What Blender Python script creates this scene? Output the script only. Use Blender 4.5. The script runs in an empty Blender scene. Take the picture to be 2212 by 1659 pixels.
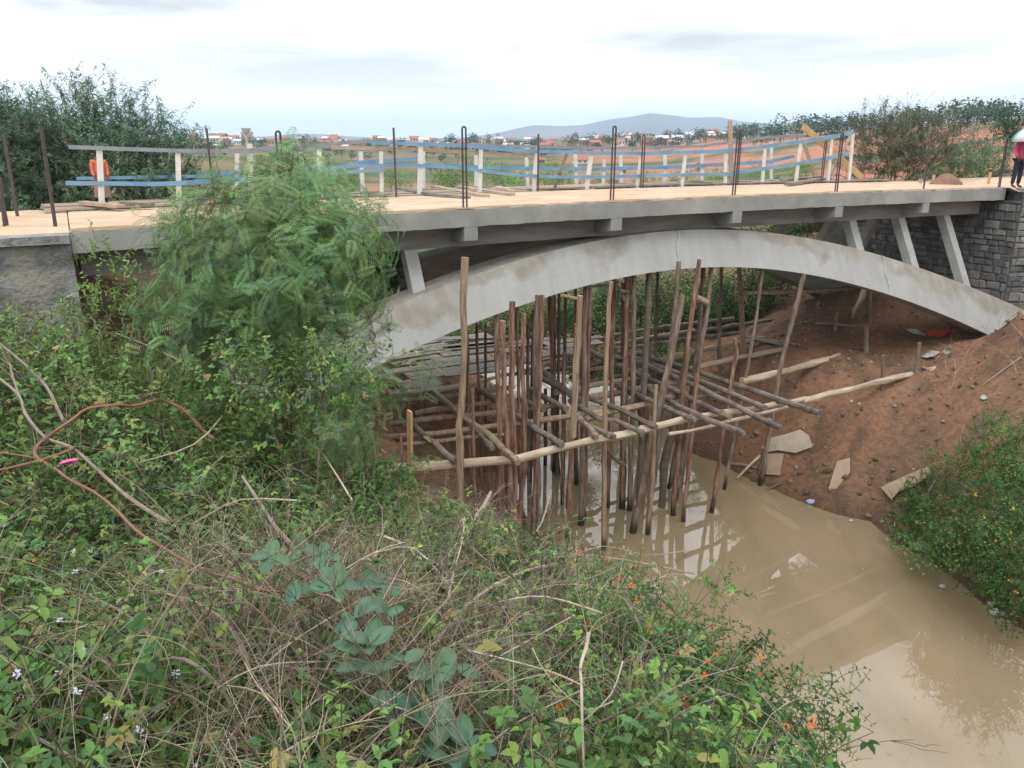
import bpy, math, random
import numpy as np
from mathutils import Vector, Matrix

# ------------------------------------------------------------------ camera, sky, sun, exposure
S = bpy.context.scene; HAZE = True
COL = S.collection
FPX = 1720.0; PITCH = math.radians(16.989)          # focal length in px of a 2212 px wide picture
cam_d = bpy.data.cameras.new('camera'); cam = bpy.data.objects.new('camera', cam_d); COL.objects.link(cam)
cam_d.sensor_width = 36; cam_d.lens = 36 * FPX / 2212; cam_d.clip_start = 0.05; cam_d.clip_end = 30000
cam.location = (0, 0, 0); cam.rotation_euler = (math.pi / 2 - PITCH, 0, 0)
S.camera = cam

SUN_EL, SUN_AZ = math.radians(55), math.radians(200)   # azimuth clockwise from +y
W = bpy.data.worlds.new('World'); S.world = W; W.use_nodes = True
nt = W.node_tree; nt.nodes.clear()
def N(t, **kw):
    n = nt.nodes.new(t)
    for k, v in kw.items(): setattr(n, k, v)
    return n
def LK(a, b): nt.links.new(a, b)
def math_node(op, a, b=None, c=None, clamp=False):
    n = N('ShaderNodeMath', operation=op); n.use_clamp = clamp
    for i, v in enumerate((a, b, c)):
        if v is None: continue
        if isinstance(v, (int, float)): n.inputs[i].default_value = v
        else: LK(v, n.inputs[i])
    return n.outputs[0]
sky = N('ShaderNodeTexSky', sky_type='NISHITA'); sky.sun_disc = False
sky.sun_elevation = SUN_EL; sky.sun_rotation = SUN_AZ
tc = N('ShaderNodeTexCoord'); sep = N('ShaderNodeSeparateXYZ'); LK(tc.outputs['Generated'], sep.inputs[0])
el = math_node('MAXIMUM', sep.outputs[2], 0.0)
mp = N('ShaderNodeMapping'); mp.inputs['Scale'].default_value = (1.5, 1.5, 9.5); mp.inputs['Location'].default_value = (.35, .2, .1)
LK(tc.outputs['Generated'], mp.inputs[0])
no = N('ShaderNodeTexNoise'); no.inputs['Scale'].default_value = 1.9; no.inputs['Detail'].default_value = 7; no.inputs['Roughness'].default_value = .52
no.inputs['Distortion'].default_value = .35
LK(mp.outputs[0], no.inputs['Vector'])
cr = N('ShaderNodeMapRange'); cr.inputs['From Min'].default_value = .38; cr.inputs['From Max'].default_value = .66
cr.inputs['To Min'].default_value = 1.3; cr.inputs['To Max'].default_value = .60; LK(no.outputs[0], cr.inputs[0])
horiz = math_node('SUBTRACT', 1.0, math_node('MULTIPLY', el, 9.0, clamp=True))       # brighter, smoother at the horizon
mod = N('ShaderNodeMix'); mod.data_type = 'FLOAT'; LK(math_node('MULTIPLY', horiz, .85), mod.inputs[0]); LK(cr.outputs[0], mod.inputs[2]); mod.inputs[3].default_value = 1.36
lum = math_node('MULTIPLY', math_node('MULTIPLY_ADD', el, 1.0, 1.0), mod.outputs[0])
cc = N('ShaderNodeCombineXYZ')
for i, k in enumerate((8.35, 8.5, 8.75)): LK(math_node('MULTIPLY', lum, k), cc.inputs[i])
mx = N('ShaderNodeMix'); mx.data_type = 'RGBA'; mx.inputs[0].default_value = .94
LK(sky.outputs[0], mx.inputs[6]); LK(cc.outputs[0], mx.inputs[7])
bg = N('ShaderNodeBackground'); bg.inputs['Strength'].default_value = .10; LK(mx.outputs[2], bg.inputs[0])
wo = N('ShaderNodeOutputWorld'); LK(bg.outputs[0], wo.inputs[0])

sd = bpy.data.lights.new('sun', 'SUN'); sd.energy = 0.9; sd.angle = math.radians(25); sd.color = (1, .97, .92)
sun = bpy.data.objects.new('sun', sd); COL.objects.link(sun)
sv = Vector((math.sin(SUN_AZ) * math.cos(SUN_EL), math.cos(SUN_AZ) * math.cos(SUN_EL), math.sin(SUN_EL)))
sun.rotation_euler = (-sv).to_track_quat('-Z', 'Y').to_euler()
vs = S.view_settings; vs.view_transform = 'Standard'; vs.look = 'None'; vs.exposure = 0.47; vs.gamma = 1.0; vs.use_curve_mapping = False
S.render.engine = 'CYCLES'
S.cycles.max_bounces = 8; S.cycles.volume_bounces = 2; S.cycles.transparent_max_bounces = 8
S.render.resolution_x = 1024; S.render.resolution_y = 768

# ------------------------------------------------------------------ helpers
rng = np.random.default_rng(7); R = random.Random(5)
CP, SP = math.cos(PITCH), math.sin(PITCH)
ZW = -9.8                                                  # water level
def ray(x, y):
    u = (x - 1106) / FPX; w = (830 - y) / FPX
    return np.array([u, CP + w * SP, w * CP - SP])
def on_z(x, y, z): r = ray(x, y); return r * (z / r[2])
def on_y(x, y, Y): r = ray(x, y); return r * (Y / r[1])
BA = np.array([-7.592, 13.824, 0.0]); BE = np.array([.87785, .47893, 0.0]); BN = np.array([-.47893, .87785, 0.0]); BL = 27.085
def BP(s, d, z): p = BA + s * BE + d * BN; return Vector((p[0], p[1], z))
def camber(s): t = min(max(s / BL, 0), 1); return .1 * 4 * t * (1 - t)
def on_d(x, y, d):                                          # a point on the upright plane d metres behind the bridge edge
    r = ray(x, y); return r * ((d + BA @ BN) / (r @ BN))

def mesh_obj(name, V, F, mat, parent=None, smooth=False, col=None, loc=None):
    me = bpy.data.meshes.new(name)
    V = np.asarray(V, dtype=np.float32)
    if isinstance(F, np.ndarray):
        n, k = F.shape
        me.vertices.add(len(V)); me.vertices.foreach_set('co', V.ravel())
        me.loops.add(n * k); me.loops.foreach_set('vertex_index', F.ravel().astype(np.int32))
        me.polygons.add(n); me.polygons.foreach_set('loop_start', np.arange(0, n * k, k, dtype=np.int32))
        me.polygons.foreach_set('loop_total', np.full(n, k, dtype=np.int32))
        me.update(calc_edges=True)
    else:
        me.from_pydata([tuple(map(float, v)) for v in V], [], F); me.update()
    if smooth: me.polygons.foreach_set('use_smooth', np.ones(len(me.polygons), dtype=bool))
    if col is not None:
        a = me.color_attributes.new('Col', 'FLOAT_COLOR', 'POINT')
        c4 = np.ones((len(V), 4), dtype=np.float32); c4[:, :3] = col; a.data.foreach_set('color', c4.ravel())
    if mat: me.materials.append(mat)
    o = bpy.data.objects.new(name, me); COL.objects.link(o)
    if parent: o.parent = parent
    if loc is not None: o.location = loc
    return o
def tag(o, label=None, cat=None, group=None, kind=None):
    if label: o['label'] = label
    if cat: o['category'] = cat
    if group: o['group'] = group
    if kind: o['kind'] = kind
    return o
def thing(name, label, cat, loc=(0, 0, 0), rz=0, group=None):
    o = bpy.data.objects.new(name, None); COL.objects.link(o); o.location = loc; o.rotation_euler = (0, 0, rz); o.empty_display_size = .1
    return tag(o, label, cat, group)

class MB:
    def __init__(s): s.v = []; s.f = []
    def add(s, v, f):
        b = len(s.v); s.v += [tuple(x) for x in v]; s.f += [tuple(i + b for i in q) for q in f]
    def hexa(s, p):                       # eight corners: bottom ring, top ring
        s.add(p, [(0, 3, 2, 1), (4, 5, 6, 7), (0, 1, 5, 4), (1, 2, 6, 5), (2, 3, 7, 6), (3, 0, 4, 7)])
    def box(s, c, x, y, z):               # centre and half axes
        c, x, y, z = map(Vector, (c, x, y, z))
        s.hexa([c - x - y - z, c + x - y - z, c + x + y - z, c - x + y - z, c - x - y + z, c + x - y + z, c + x + y + z, c - x + y + z])
    def bar(s, a, b, w, h, up=(0, 0, 1)):
        a, b = Vector(a), Vector(b); d = b - a; x = d / 2; side = d.cross(Vector(up)).normalized(); u = side.cross(d).normalized()
        s.box((a + b) / 2, x, side * w / 2, u * h / 2)
    def tube(s, pts, rad, n=8, cap=True, jit=0.0):
        pts = [Vector(p) for p in pts]; k = len(pts)
        if not hasattr(rad, '__len__'): rad = [rad] * k
        vs, fs = [], []; prev = None
        for i, p in enumerate(pts):
            d = (pts[min(i + 1, k - 1)] - pts[max(i - 1, 0)]).normalized()
            a = Vector((0, 0, 1)) if abs(d.z) < .9 else Vector((1, 0, 0))
            if prev is not None: a = prev
            x = (a - d * a.dot(d)).normalized(); prev = x; y = d.cross(x)
            for j in range(n):
                t = 2 * math.pi * j / n; r = rad[i] * (1 + jit * (R.random() - .5))
                vs.append(p + x * math.cos(t) * r + y * math.sin(t) * r)
        for i in range(k - 1):
            for j in range(n):
                fs.append((i * n + j, i * n + (j + 1) % n, (i + 1) * n + (j + 1) % n, (i + 1) * n + j))
        if cap: fs.append(tuple(range(n))[::-1]); fs.append(tuple(range((k - 1) * n, k * n)))
        s.add(vs, fs)
    def build(s, name, mat, parent=None, smooth=False):
        o = mesh_obj(name, s.v, s.f, mat, parent, smooth)
        if smooth: o.data.set_sharp_from_angle(angle=math.radians(50))
        return o

def vnoise(x, y, seed=0):
    xi = np.floor(x).astype(np.int64); yi = np.floor(y).astype(np.int64); fx = x - xi; fy = y - yi
    fx = fx * fx * (3 - 2 * fx); fy = fy * fy * (3 - 2 * fy)
    def h(a, b):
        n = (a * 374761393 + b * 668265263 + seed * 69069) & 0xffffffff
        n = ((n ^ (n >> 13)) * 1274126177) & 0xffffffff
        return ((n ^ (n >> 16)) & 0xffff) / 65535.0
    return (h(xi, yi) * (1 - fx) + h(xi + 1, yi) * fx) * (1 - fy) + (h(xi, yi + 1) * (1 - fx) + h(xi + 1, yi + 1) * fx) * fy
def fbm(x, y, seed=0, o=4):
    s = 0; a = .5
    for i in range(o): s = s + a * (vnoise(x * 2 ** i, y * 2 ** i, seed + i) - .5); a *= .5
    return s

# ------------------------------------------------------------------ materials
def mat(name, color, rough=.85, spec=.3, c2=None, nscale=4.0, detail=6, ramp=(.35, .65), bump=0.0, bscale=None, bdist=.02, c3=None, n3scale=1.0, r3=(.5, .65), stretch=None, metallic=0, coord='Object', rot=0, wet=False):
    m = bpy.data.materials.new(name); m.use_nodes = True; t = m.node_tree; b = t.nodes['Principled BSDF']
    b.inputs['Roughness'].default_value = rough; b.inputs['Specular IOR Level'].default_value = spec; b.inputs['Metallic'].default_value = metallic
    b.inputs['Base Color'].default_value = (*color, 1)
    tcn = t.nodes.new('ShaderNodeTexCoord'); src = tcn.outputs[coord]
    if stretch:
        mpn = t.nodes.new('ShaderNodeMapping'); mpn.inputs['Scale'].default_value = stretch; mpn.inputs['Rotation'].default_value = (0, 0, rot); mpn.vector_type = 'TEXTURE' if False else 'POINT'; t.links.new(src, mpn.inputs[0]); src = mpn.outputs[0]
    def noise(sc, det=detail):
        n = t.nodes.new('ShaderNodeTexNoise'); n.inputs['Scale'].default_value = sc; n.inputs['Detail'].default_value = det; n.inputs['Roughness'].default_value = .6
        t.links.new(src, n.inputs['Vector']); return n.outputs[0]
    def ramped(v, lo, hi):
        r = t.nodes.new('ShaderNodeMapRange'); r.inputs[1].default_value = lo; r.inputs[2].default_value = hi; t.links.new(v, r.inputs[0]); return r.outputs[0]
    out = None
    if c2:
        mxn = t.nodes.new('ShaderNodeMix'); mxn.data_type = 'RGBA'; mxn.inputs[6].default_value = (*color, 1); mxn.inputs[7].default_value = (*c2, 1)
        t.links.new(ramped(noise(nscale), *ramp), mxn.inputs[0]); out = mxn.outputs[2]
    if c3:
        mxn = t.nodes.new('ShaderNodeMix'); mxn.data_type = 'RGBA'; mxn.inputs[6].default_value = (*color, 1); mxn.inputs[7].default_value = (*c3, 1)
        if out: t.links.new(out, mxn.inputs[6])
        t.links.new(ramped(noise(n3scale), *r3), mxn.inputs[0]); out = mxn.outputs[2]
    if wet:                                               # damp dark foot of poles standing in the river
        sp = t.nodes.new('ShaderNodeSeparateXYZ'); t.links.new(tcn.outputs['Object'], sp.inputs[0]); mxn = t.nodes.new('ShaderNodeMix'); mxn.data_type = 'RGBA'
        ad = t.nodes.new('ShaderNodeMath'); ad.operation = 'MULTIPLY_ADD'; t.links.new(noise(2.5), ad.inputs[0]); ad.inputs[1].default_value = .5; t.links.new(sp.outputs[2], ad.inputs[2])
        t.links.new(ramped(ad.outputs[0], ZW + .75, ZW + .4), mxn.inputs[0]); t.links.new(out, mxn.inputs[6]); mxn.inputs[7].default_value = (.045, .036, .030, 1); out = mxn.outputs[2]
    if out: t.links.new(out, b.inputs['Base Color'])
    if bump:
        bn = t.nodes.new('ShaderNodeBump'); bn.inputs['Strength'].default_value = bump; bn.inputs['Distance'].default_value = bdist
        t.links.new(noise(bscale or nscale * 3, 8), bn.inputs['Height']); t.links.new(bn.outputs[0], b.inputs['Normal'])
    return m
def leaf_mat(name, trans=.35, rough=.55, spec=.25):
    m = bpy.data.materials.new(name); m.use_nodes = True; t = m.node_tree; b = t.nodes['Principled BSDF']
    a = t.nodes.new('ShaderNodeAttribute'); a.attribute_name = 'Col'
    b.inputs['Roughness'].default_value = rough; b.inputs['Specular IOR Level'].default_value = spec
    t.links.new(a.outputs['Color'], b.inputs['Base Color'])
    tr = t.nodes.new('ShaderNodeBsdfTranslucent'); t.links.new(a.outputs['Color'], tr.inputs[0])
    ms = t.nodes.new('ShaderNodeMixShader'); ms.inputs[0].default_value = trans
    t.links.new(b.outputs[0], ms.inputs[1]); t.links.new(tr.outputs[0], ms.inputs[2]); t.links.new(ms.outputs[0], t.nodes['Material Output'].inputs[0])
    return m
M = {}
M['leaf'] = leaf_mat('leaf'); M['flower'] = leaf_mat('flower_petal', .25)
M['twig'] = leaf_mat('dry_twig', 0.0, .8, .1)
M['deck_conc'] = mat('deck_concrete', (.30, .30, .275), c2=(.23, .23, .21), nscale=1.5, bump=.35, bscale=30, bdist=.01, c3=(.36, .35, .31), n3scale=.5)
M['beam_conc'] = mat('beam_concrete', (.27, .265, .25), c2=(.17, .165, .155), nscale=2.2, bump=.4, bscale=18, bdist=.01, c3=(.30, .20, .15), n3scale=.9, r3=(.58, .75), stretch=(.4, .4, 2.5))
M['wall_conc'] = mat('rough_concrete', (.34, .335, .325), c2=(.17, .17, .165), nscale=3.5, bump=1.0, bscale=9, bdist=.08, c3=(.36, .33, .28), n3scale=1.2)
M['stone'] = mat('grey_stone', (.21, .21, .205), c2=(.12, .118, .112), nscale=3, bump=.6, bscale=14, bdist=.03, c3=(.24, .22, .19), n3scale=.8)
M['stone2'] = mat('pale_stone', (.34, .325, .29), c2=(.15, .145, .14), nscale=3, bump=.6, bscale=14, bdist=.03)
M['stone3'] = mat('dark_stone', (.15, .148, .145), c2=(.08, .078, .075), nscale=3, bump=.6, bscale=14, bdist=.03)
M['mortar'] = mat('mortar', (.12, .115, .11), c2=(.07, .068, .065), nscale=5, bump=.5, bscale=20)
M['sand'] = mat('sandy_surface', (.50, .355, .235), c2=(.44, .305, .20), nscale=1.1, ramp=(.38, .68), bump=.7, bscale=9, bdist=.03, c3=(.56, .42, .29), n3scale=1.6, r3=(.45, .62), stretch=(.55, 1.25, 1), rot=-.499)
M['rust'] = mat('rusty_steel', (.10, .07, .065), c2=(.06, .05, .055), nscale=9, rough=.7, spec=.4)
M['blue'] = mat('faded_blue_paint', (.12, .25, .40), c2=(.20, .33, .46), nscale=2.5, bump=.2, bscale=20, bdist=.005, c3=(.22, .25, .29), n3scale=.9, r3=(.55, .75))
M['greyblue'] = mat('weathered_blue_board', (.19, .23, .29), c2=(.28, .28, .29), nscale=2.5, bump=.2, bscale=20, bdist=.005)
M['white'] = mat('whitewashed_wood', (.66, .65, .62), c2=(.55, .53, .49), nscale=6, bump=.3, bscale=30, bdist=.004, c3=(.3, .25, .2), n3scale=3, r3=(.66, .75))
M['plank'] = mat('pale_plank', (.44, .35, .27), c2=(.33, .25, .18), nscale=5, bump=.3, bscale=25, bdist=.005, stretch=(1, 1, 5))
M['newwood'] = mat('fresh_orange_board', (.50, .33, .18), c2=(.40, .26, .14), nscale=4, bump=.2, bscale=25, bdist=.004)
M['greyplank'] = mat('grey_weathered_plank', (.22, .195, .165), c2=(.13, .115, .10), nscale=5, bump=.4, bscale=25, bdist=.006, c3=(.28, .23, .18), n3scale=1.1)
M['bark_red'] = mat('red_bark', (.22, .11, .075), c2=(.34, .24, .18), nscale=2.2, ramp=(.42, .6), bump=1.0, bscale=5, bdist=.02, c3=(.09, .055, .05), n3scale=1.4, r3=(.5, .7), stretch=(7, 7, .9), rough=.9, spec=.1, wet=True)
M['bark_grey'] = mat('grey_bark', (.25, .195, .155), c2=(.14, .105, .085), nscale=2.2, ramp=(.42, .6), bump=1.0, bscale=5, bdist=.02, c3=(.33, .27, .21), n3scale=1.2, r3=(.52, .7), stretch=(7, 7, .9), rough=.9, spec=.1, wet=True)
M['bark_pale'] = mat('stripped_pale_pole', (.36, .28, .20), c2=(.20, .14, .10), nscale=2.4, ramp=(.45, .65), bump=.9, bscale=6, bdist=.015, stretch=(7, 7, .8), rough=.85, spec=.1, c3=(.27, .15, .10), n3scale=.9, r3=(.5, .7), wet=True)
M['bark_dark'] = mat('dark_wet_pole', (.115, .09, .07), c2=(.19, .15, .12), nscale=5, bump=.8, bscale=9, bdist=.015, spec=.3)
M['cross'] = mat('grey_round_pole', (.24, .20, .165), c2=(.16, .13, .105), nscale=5, bump=.5, bscale=12, bdist=.01, c3=(.10, .085, .08), n3scale=1.4, r3=(.5, .6))
M['runner'] = mat('pale_split_runner', (.48, .39, .29), c2=(.33, .25, .18), nscale=4, bump=.8, bscale=8, bdist=.02, stretch=(1, 1, 6), c3=(.55, .47, .36), n3scale=1)
M['card'] = mat('cardboard', (.40, .31, .23), c2=(.30, .22, .155), nscale=2, bump=.2, bscale=6, bdist=.02)
M['paper'] = mat('torn_paper_sheet', (.45, .38, .30), c2=(.36, .30, .23), nscale=3, bump=.4, bscale=7, bdist=.03)
M['wlitter'] = mat('white_plastic', (.50, .49, .47), c2=(.28, .25, .22), nscale=5, rough=.4)
M['red'] = mat('red_plastic', (.55, .06, .04), rough=.5)
M['redearth'] = mat('red_earth', (.40, .17, .10), c2=(.32, .13, .08), nscale=2, bump=.3)

# ------------------------------------------------------------------ ground
ctl = []
def cp(*a): ctl.append(a)
left = [(-20, 7), (-10, 6), (0, 4.5), (4, 3.6), (8, 2.9), (13.8, 1.4), (18.6, .35), (21.5, -.05), (25.5, .9), (28.5, 1.1), (33, -1.5), (40, -11), (50, -17)]
right = [(-20, 15), (-10, 14), (0, 12), (8, 11.6), (14.2, 10.9), (16.6, 10.4), (19.4, 9.7), (21.9, 7.5), (23.6, 6.7), (26.5, 5.6), (31, 4.6), (40, -3.5), (50, -9)]
for y, x in left + right: cp(x, y, ZW)
for (y, a), (_, b) in zip(left, right): cp((a + b) / 2, (y + _) / 2, ZW - 1.1)
for p in [(0, 0, -1.65), (-4, 0, -1.65), (-9, 0, -1.6), (-16, 0, -1.6), (0, -6, -1.5), (-10, -8, -1.5), (1.6, 0, -2.4), (2.6, 0, -4.8), (0, -16, -1.5), (-16, -18, -1.5),
          (3.4, -8, -3), (-20, 8, -1.9), (-24, 20, -2),
          (-1, 1.4, -2.2), (-3, 1.4, -2.1), (0, 3, -3.3), (-2, 2.6, -2.9), (-5, 3, -2.5), (-9, 4, -2.2), (1.4, 3, -3.55), (2.3, 3, -5.6), (0, 4.5, -4.1), (1.6, 5, -4.5), (2.1, 6, -6.4),
          (0, 6, -4.9), (-3, 6, -3.9), (-6, 6, -3.1), (1.3, 7, -5.7), (.9, 9, -6.2), (-1, 9, -5.2), (-2.8, 9, -4.6), (-4.4, 9, -3.9), (-6.2, 9, -3.3), (-10, 9, -2.7),
          (.3, 12, -7.2), (-1.6, 11.5, -6.25), (-3.5, 11.5, -4.9), (-6, 12, -4.0), (-9, 12, -3.5), (-.5, 14, -7.8), (-1.4, 15.5, -7.5), (-2.4, 14.5, -7.0), (-1.2, 17, -7.4), (-4.2, 15, -5.6), (-3, 18, -6.6), (-2.5, 21, -7.4), (-1, 23.5, -8.3), (-1.2, 26, -8.2), (-2.5, 29, -7.8),
          (-6.2, 16.5, -5.2), (-8, 15.5, -5.0), (-7, 20, -5.2), (-10, 20, -3.5), (-12, 26, -3), (-6, 26, -6.2), (-10, 32, -6.5), (-18, 40, -4),
          (12.9, 25.3, -6.4), (11, 24.4, -6.6), (9, 25, -6.65), (7.4, 25.3, -6.8), (8, 23.9, -6.95), (9.6, 22.7, -6.95), (11, 21.9, -6.9), (12.4, 20.4, -6.8), (13.2, 18, -6.9), (12.7, 23, -6.65), (13.8, 23, -6.35), (15.1, 23, -4.95), (16, 24.8, -6.0), (16.8, 21, -3.9), (14.4, 21, -5.7), (14.3, 26, -6.3), (13.4, 24.4, -6.4), (16.8, 22.6, -4.7),
          (7.6, 23.6, -8.2), (8.7, 22.3, -8.3), (10.5, 20.3, -8.4), (11.6, 17.6, -8.3), (12.2, 15.2, -8.2), (14.5, 13, -6.6), (15.2, 15.5, -5.6), (17, 18, -4.2), (20, 16, -1.9), (15.5, 5, -6.7), (19, 5, -2.2), (20, -10, -2), (24, 10, -1.8),
          (18.5, 29.3, -1.9), (17, 24.6, -5.9), (19, 25.6, -5.8), (22, 26, -5), (21, 29, -1.6), (26, 30, -1.6), (25, 22, -2.4), (15, 29.5, -4.6), (11, 29, -5.6), (8.4, 27.5, -6.9), (6.6, 31.5, -8.4), (3.5, 36, -8.8), (12, 34, -6.6), (9.5, 32, -7.6), (20, 36, -2.5), (5, 40, -7.5), (-4, 42, -9.9), (14, 44, -3), (28, 44, -2), (-2, 52, -7.0), (8, 54, -6.5)]: cp(*p)
ctl = np.array(ctl)
def ker(r): return r
_D = np.hypot(ctl[:, None, 0] - ctl[None, :, 0], ctl[:, None, 1] - ctl[None, :, 1])
_n = len(ctl); _A = np.zeros((_n + 1, _n + 1)); _A[:_n, :_n] = ker(_D) ; _A[:_n, _n] = 1; _A[_n, :_n] = 1
_w = np.linalg.solve(_A, np.append(ctl[:, 2], 0))
FX = np.array([-3000, -400, 0, 400, 800, 1100, 1400, 1600, 1900, 2212, 2700, 5000.])
FF = np.array([45, 90, 150, 250, 400, 700, 1200, 3000, 7000.])
FZ = np.array([[-2, -3, -3.5, -5, -6, -6.5, -6.2, -5.5, -3.6, -2, -1.8, -1.8],
               [-2, -3, -4, -6, -7.5, -7.8, -7.6, -6.8, -5, -3, -2, -2],
               [0, 0, -1, -6.5, -8, -8, -8, -7.5, -4.5, -1.5, 0, 0],
               [8, 8, 6, -6, -8, -8, -8, -6, -1, 3, 6, 6],
               [10, 10, 5, -5, -7, -8, -6, -1, 4, 8, 12, 12],
               [6, 6, 4, 0, -3, -5, -2, 4, 9, 15, 18, 18],
               [5, 5, 5, 3, 0, 0, 2, 8, 14, 20, 20, 20],
               [10, 10, 10, 10, 5, 5, 10, 10, 20, 30, 30, 30],
               [20, 20, 20, 20, 20, 20, 20, 20, 20, 30, 30, 30]], float)
def far_h(x, y):
    F = np.maximum(y, 1.0); a = 1106 + FPX * x / (F * CP + 1.5); a = np.where(y < 1, np.where(x < 0, -3000, 5000), a)
    F = np.clip(np.hypot(x, y), 45, 7000); a = np.clip(a, -3000, 5000)
    i = np.clip(np.searchsorted(FX, a) - 1, 0, len(FX) - 2); j = np.clip(np.searchsorted(FF, F) - 1, 0, len(FF) - 2)
    tx = (a - FX[i]) / (FX[i + 1] - FX[i]); ty = (F - FF[j]) / (FF[j + 1] - FF[j])
    tx = tx * tx * (3 - 2 * tx)
    return (FZ[j, i] * (1 - tx) + FZ[j, i + 1] * tx) * (1 - ty) + (FZ[j + 1, i] * (1 - tx) + FZ[j + 1, i + 1] * tx) * ty
def H(x, y):
    x = np.asarray(x, float); y = np.asarray(y, float); sh = x.shape; x = x.ravel(); y = y.ravel()
    near = np.zeros(len(x)); d = np.hypot(x - 2, y - 15); m = d < 52
    idx = np.where(m)[0]
    for k in range(0, len(idx), 20000):
        q = idx[k:k + 20000]; near[q] = ker(np.hypot(x[q, None] - ctl[None, :, 0], y[q, None] - ctl[None, :, 1])) @ _w[:_n] + _w[_n]
    bump = fbm(x * .9, y * .9, 3) * .55 + fbm(x * 2.3, y * 2.3, 9, 5) * .42 - np.abs(fbm(x * 1.1 + 9, y * 1.1, 19, 3)) * .5 + .08
    depth = np.clip(.3 + (near - ZW) / 1.0, 0, 1); near = near + bump * depth
    w = np.clip((d - 30) / 20, 0, 1); w = w * w * (3 - 2 * w)
    far = far_h(x, y) + fbm(x * .02, y * .02, 5) * 2.5 * np.clip((np.hypot(x, y) - 60) / 200, 0, 1)
    far = np.maximum(far, -8.2)
    return (near * (1 - w) + far * w).reshape(sh)
def h1(x, y): return float(H(np.array([x]), np.array([y]))[0])
def warp(n, c, a, lo, hi, base):
    t = np.linspace(-1, 1, n); k = 8.3
    p = np.sinh(t * k) / np.sinh(k)
    return c + np.where(t < 0, p * (c - lo), p * (hi - c)) + base * t * n / 2
gx = warp(400, 3, 0, -4200, 5200, .12); gy = warp(430, 14, 0, -400, 7500, .12)
GX, GY = np.meshgrid(gx, gy); GZ = H(GX, GY)
ny, nx = GX.shape; idx = np.arange(ny * nx).reshape(ny, nx)
F4 = np.stack([idx[:-1, :-1], idx[:-1, 1:], idx[1:, 1:], idx[1:, :-1]], -1).reshape(-1, 4)
# ground colour by kind of ground: bare brown bank, sandy road, fields, far red earth
x, y, z = GX.ravel(), GY.ravel(), GZ.ravel()
dist = np.hypot(x, y); apx = 1106 + FPX * x / (np.maximum(y, 1) * CP + 1.5)
n1 = fbm(x * .5, y * .5, 21) * 2; n2 = fbm(x * .02, y * .035, 31) * 2; n3 = fbm(x * 2.2, y * 2.2, 41, 5) * 2
earth = np.array([.155, .098, .068]); earth2 = np.array([.235, .13, .078]); earth3 = np.array([.085, .066, .054])
t = np.clip(.5 + 1.0 * n1 + .7 * n3, 0, 1)[:, None]; c = earth * (1 - t) + earth2 * t
t = np.clip(-.1 - 1.6 * n3, 0, 1)[:, None]; c = c * (1 - t) + earth3 * t
wet = np.clip(1 - (z - ZW) / .35, 0, 1)[:, None] * .45; c = c * (1 - wet)
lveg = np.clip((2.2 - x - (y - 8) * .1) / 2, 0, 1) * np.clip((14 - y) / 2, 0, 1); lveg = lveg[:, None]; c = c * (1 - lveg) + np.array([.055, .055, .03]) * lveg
sandm = (np.clip((z + 2.05) / .3, 0, 1) * np.clip((40 - dist) / 3, 0, 1) * np.clip((y - 8) / 2, 0, 1))[:, None]; c = c * (1 - sandm) + np.array([.55, .39, .26]) * sandm
fieldw = np.clip((dist - 38) / 15, 0, 1)[:, None]
g1 = np.array([.07, .105, .05]); g2 = np.array([.20, .145, .09]); re = np.array([.38, .17, .105])
n2 = n2 + fbm(x * .06, y * .09, 61) * 1.6; t = np.clip(.5 + n2 * 1.6, 0, 1)[:, None]; fc = g1 * (1 - t) + g2 * t
red = np.clip((apx - 1100) / 350, 0, 1) * np.clip((dist - 80) / 60, 0, 1) * np.clip((900 - dist) / 200, 0, 1) * np.clip(.75 + n2 * 2.6, 0, 1)
red = np.maximum(red, np.clip(1 - np.abs(apx - 850) / 170, 0, 1) * np.clip(1 - np.abs(dist - 120) / 50, 0, 1) * 1.3); red = np.clip(red, 0, 1)[:, None]
fc = fc * (1 - red) + re * red; c = c * (1 - fieldw) + fc * fieldw
M['ground'] = leaf_mat('ground', 0.0, .95, .1)
t_ = M['ground'].node_tree; b_ = t_.nodes['Principled BSDF']
tcn = t_.nodes.new('ShaderNodeTexCoord'); nn = t_.nodes.new('ShaderNodeTexNoise'); nn.inputs['Scale'].default_value = 7; nn.inputs['Detail'].default_value = 9; nn.inputs['Roughness'].default_value = .68
t_.links.new(tcn.outputs['Object'], nn.inputs['Vector']); bn = t_.nodes.new('ShaderNodeBump'); bn.inputs['Strength'].default_value = .9; bn.inputs['Distance'].default_value = .06
t_.links.new(nn.outputs[0], bn.inputs['Height']); t_.links.new(bn.outputs[0], b_.inputs['Normal'])
mr = t_.nodes.new('ShaderNodeMapRange'); mr.inputs[1].default_value = .3; mr.inputs[2].default_value = .7; mr.inputs[3].default_value = .62; mr.inputs[4].default_value = 1.35; t_.links.new(nn.outputs[0], mr.inputs[0])
vm = t_.nodes.new('ShaderNodeVectorMath'); vm.operation = 'SCALE'
at_ = [n for n in t_.nodes if n.type == 'ATTRIBUTE'][0]; t_.links.new(at_.outputs['Color'], vm.inputs[0]); t_.links.new(mr.outputs[0], vm.inputs['Scale']); t_.links.new(vm.outputs[0], b_.inputs['Base Color'])
tag(mesh_obj('ground', np.stack([x, y, z], 1), F4, M['ground'], smooth=True, col=c), kind='structure')

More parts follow.
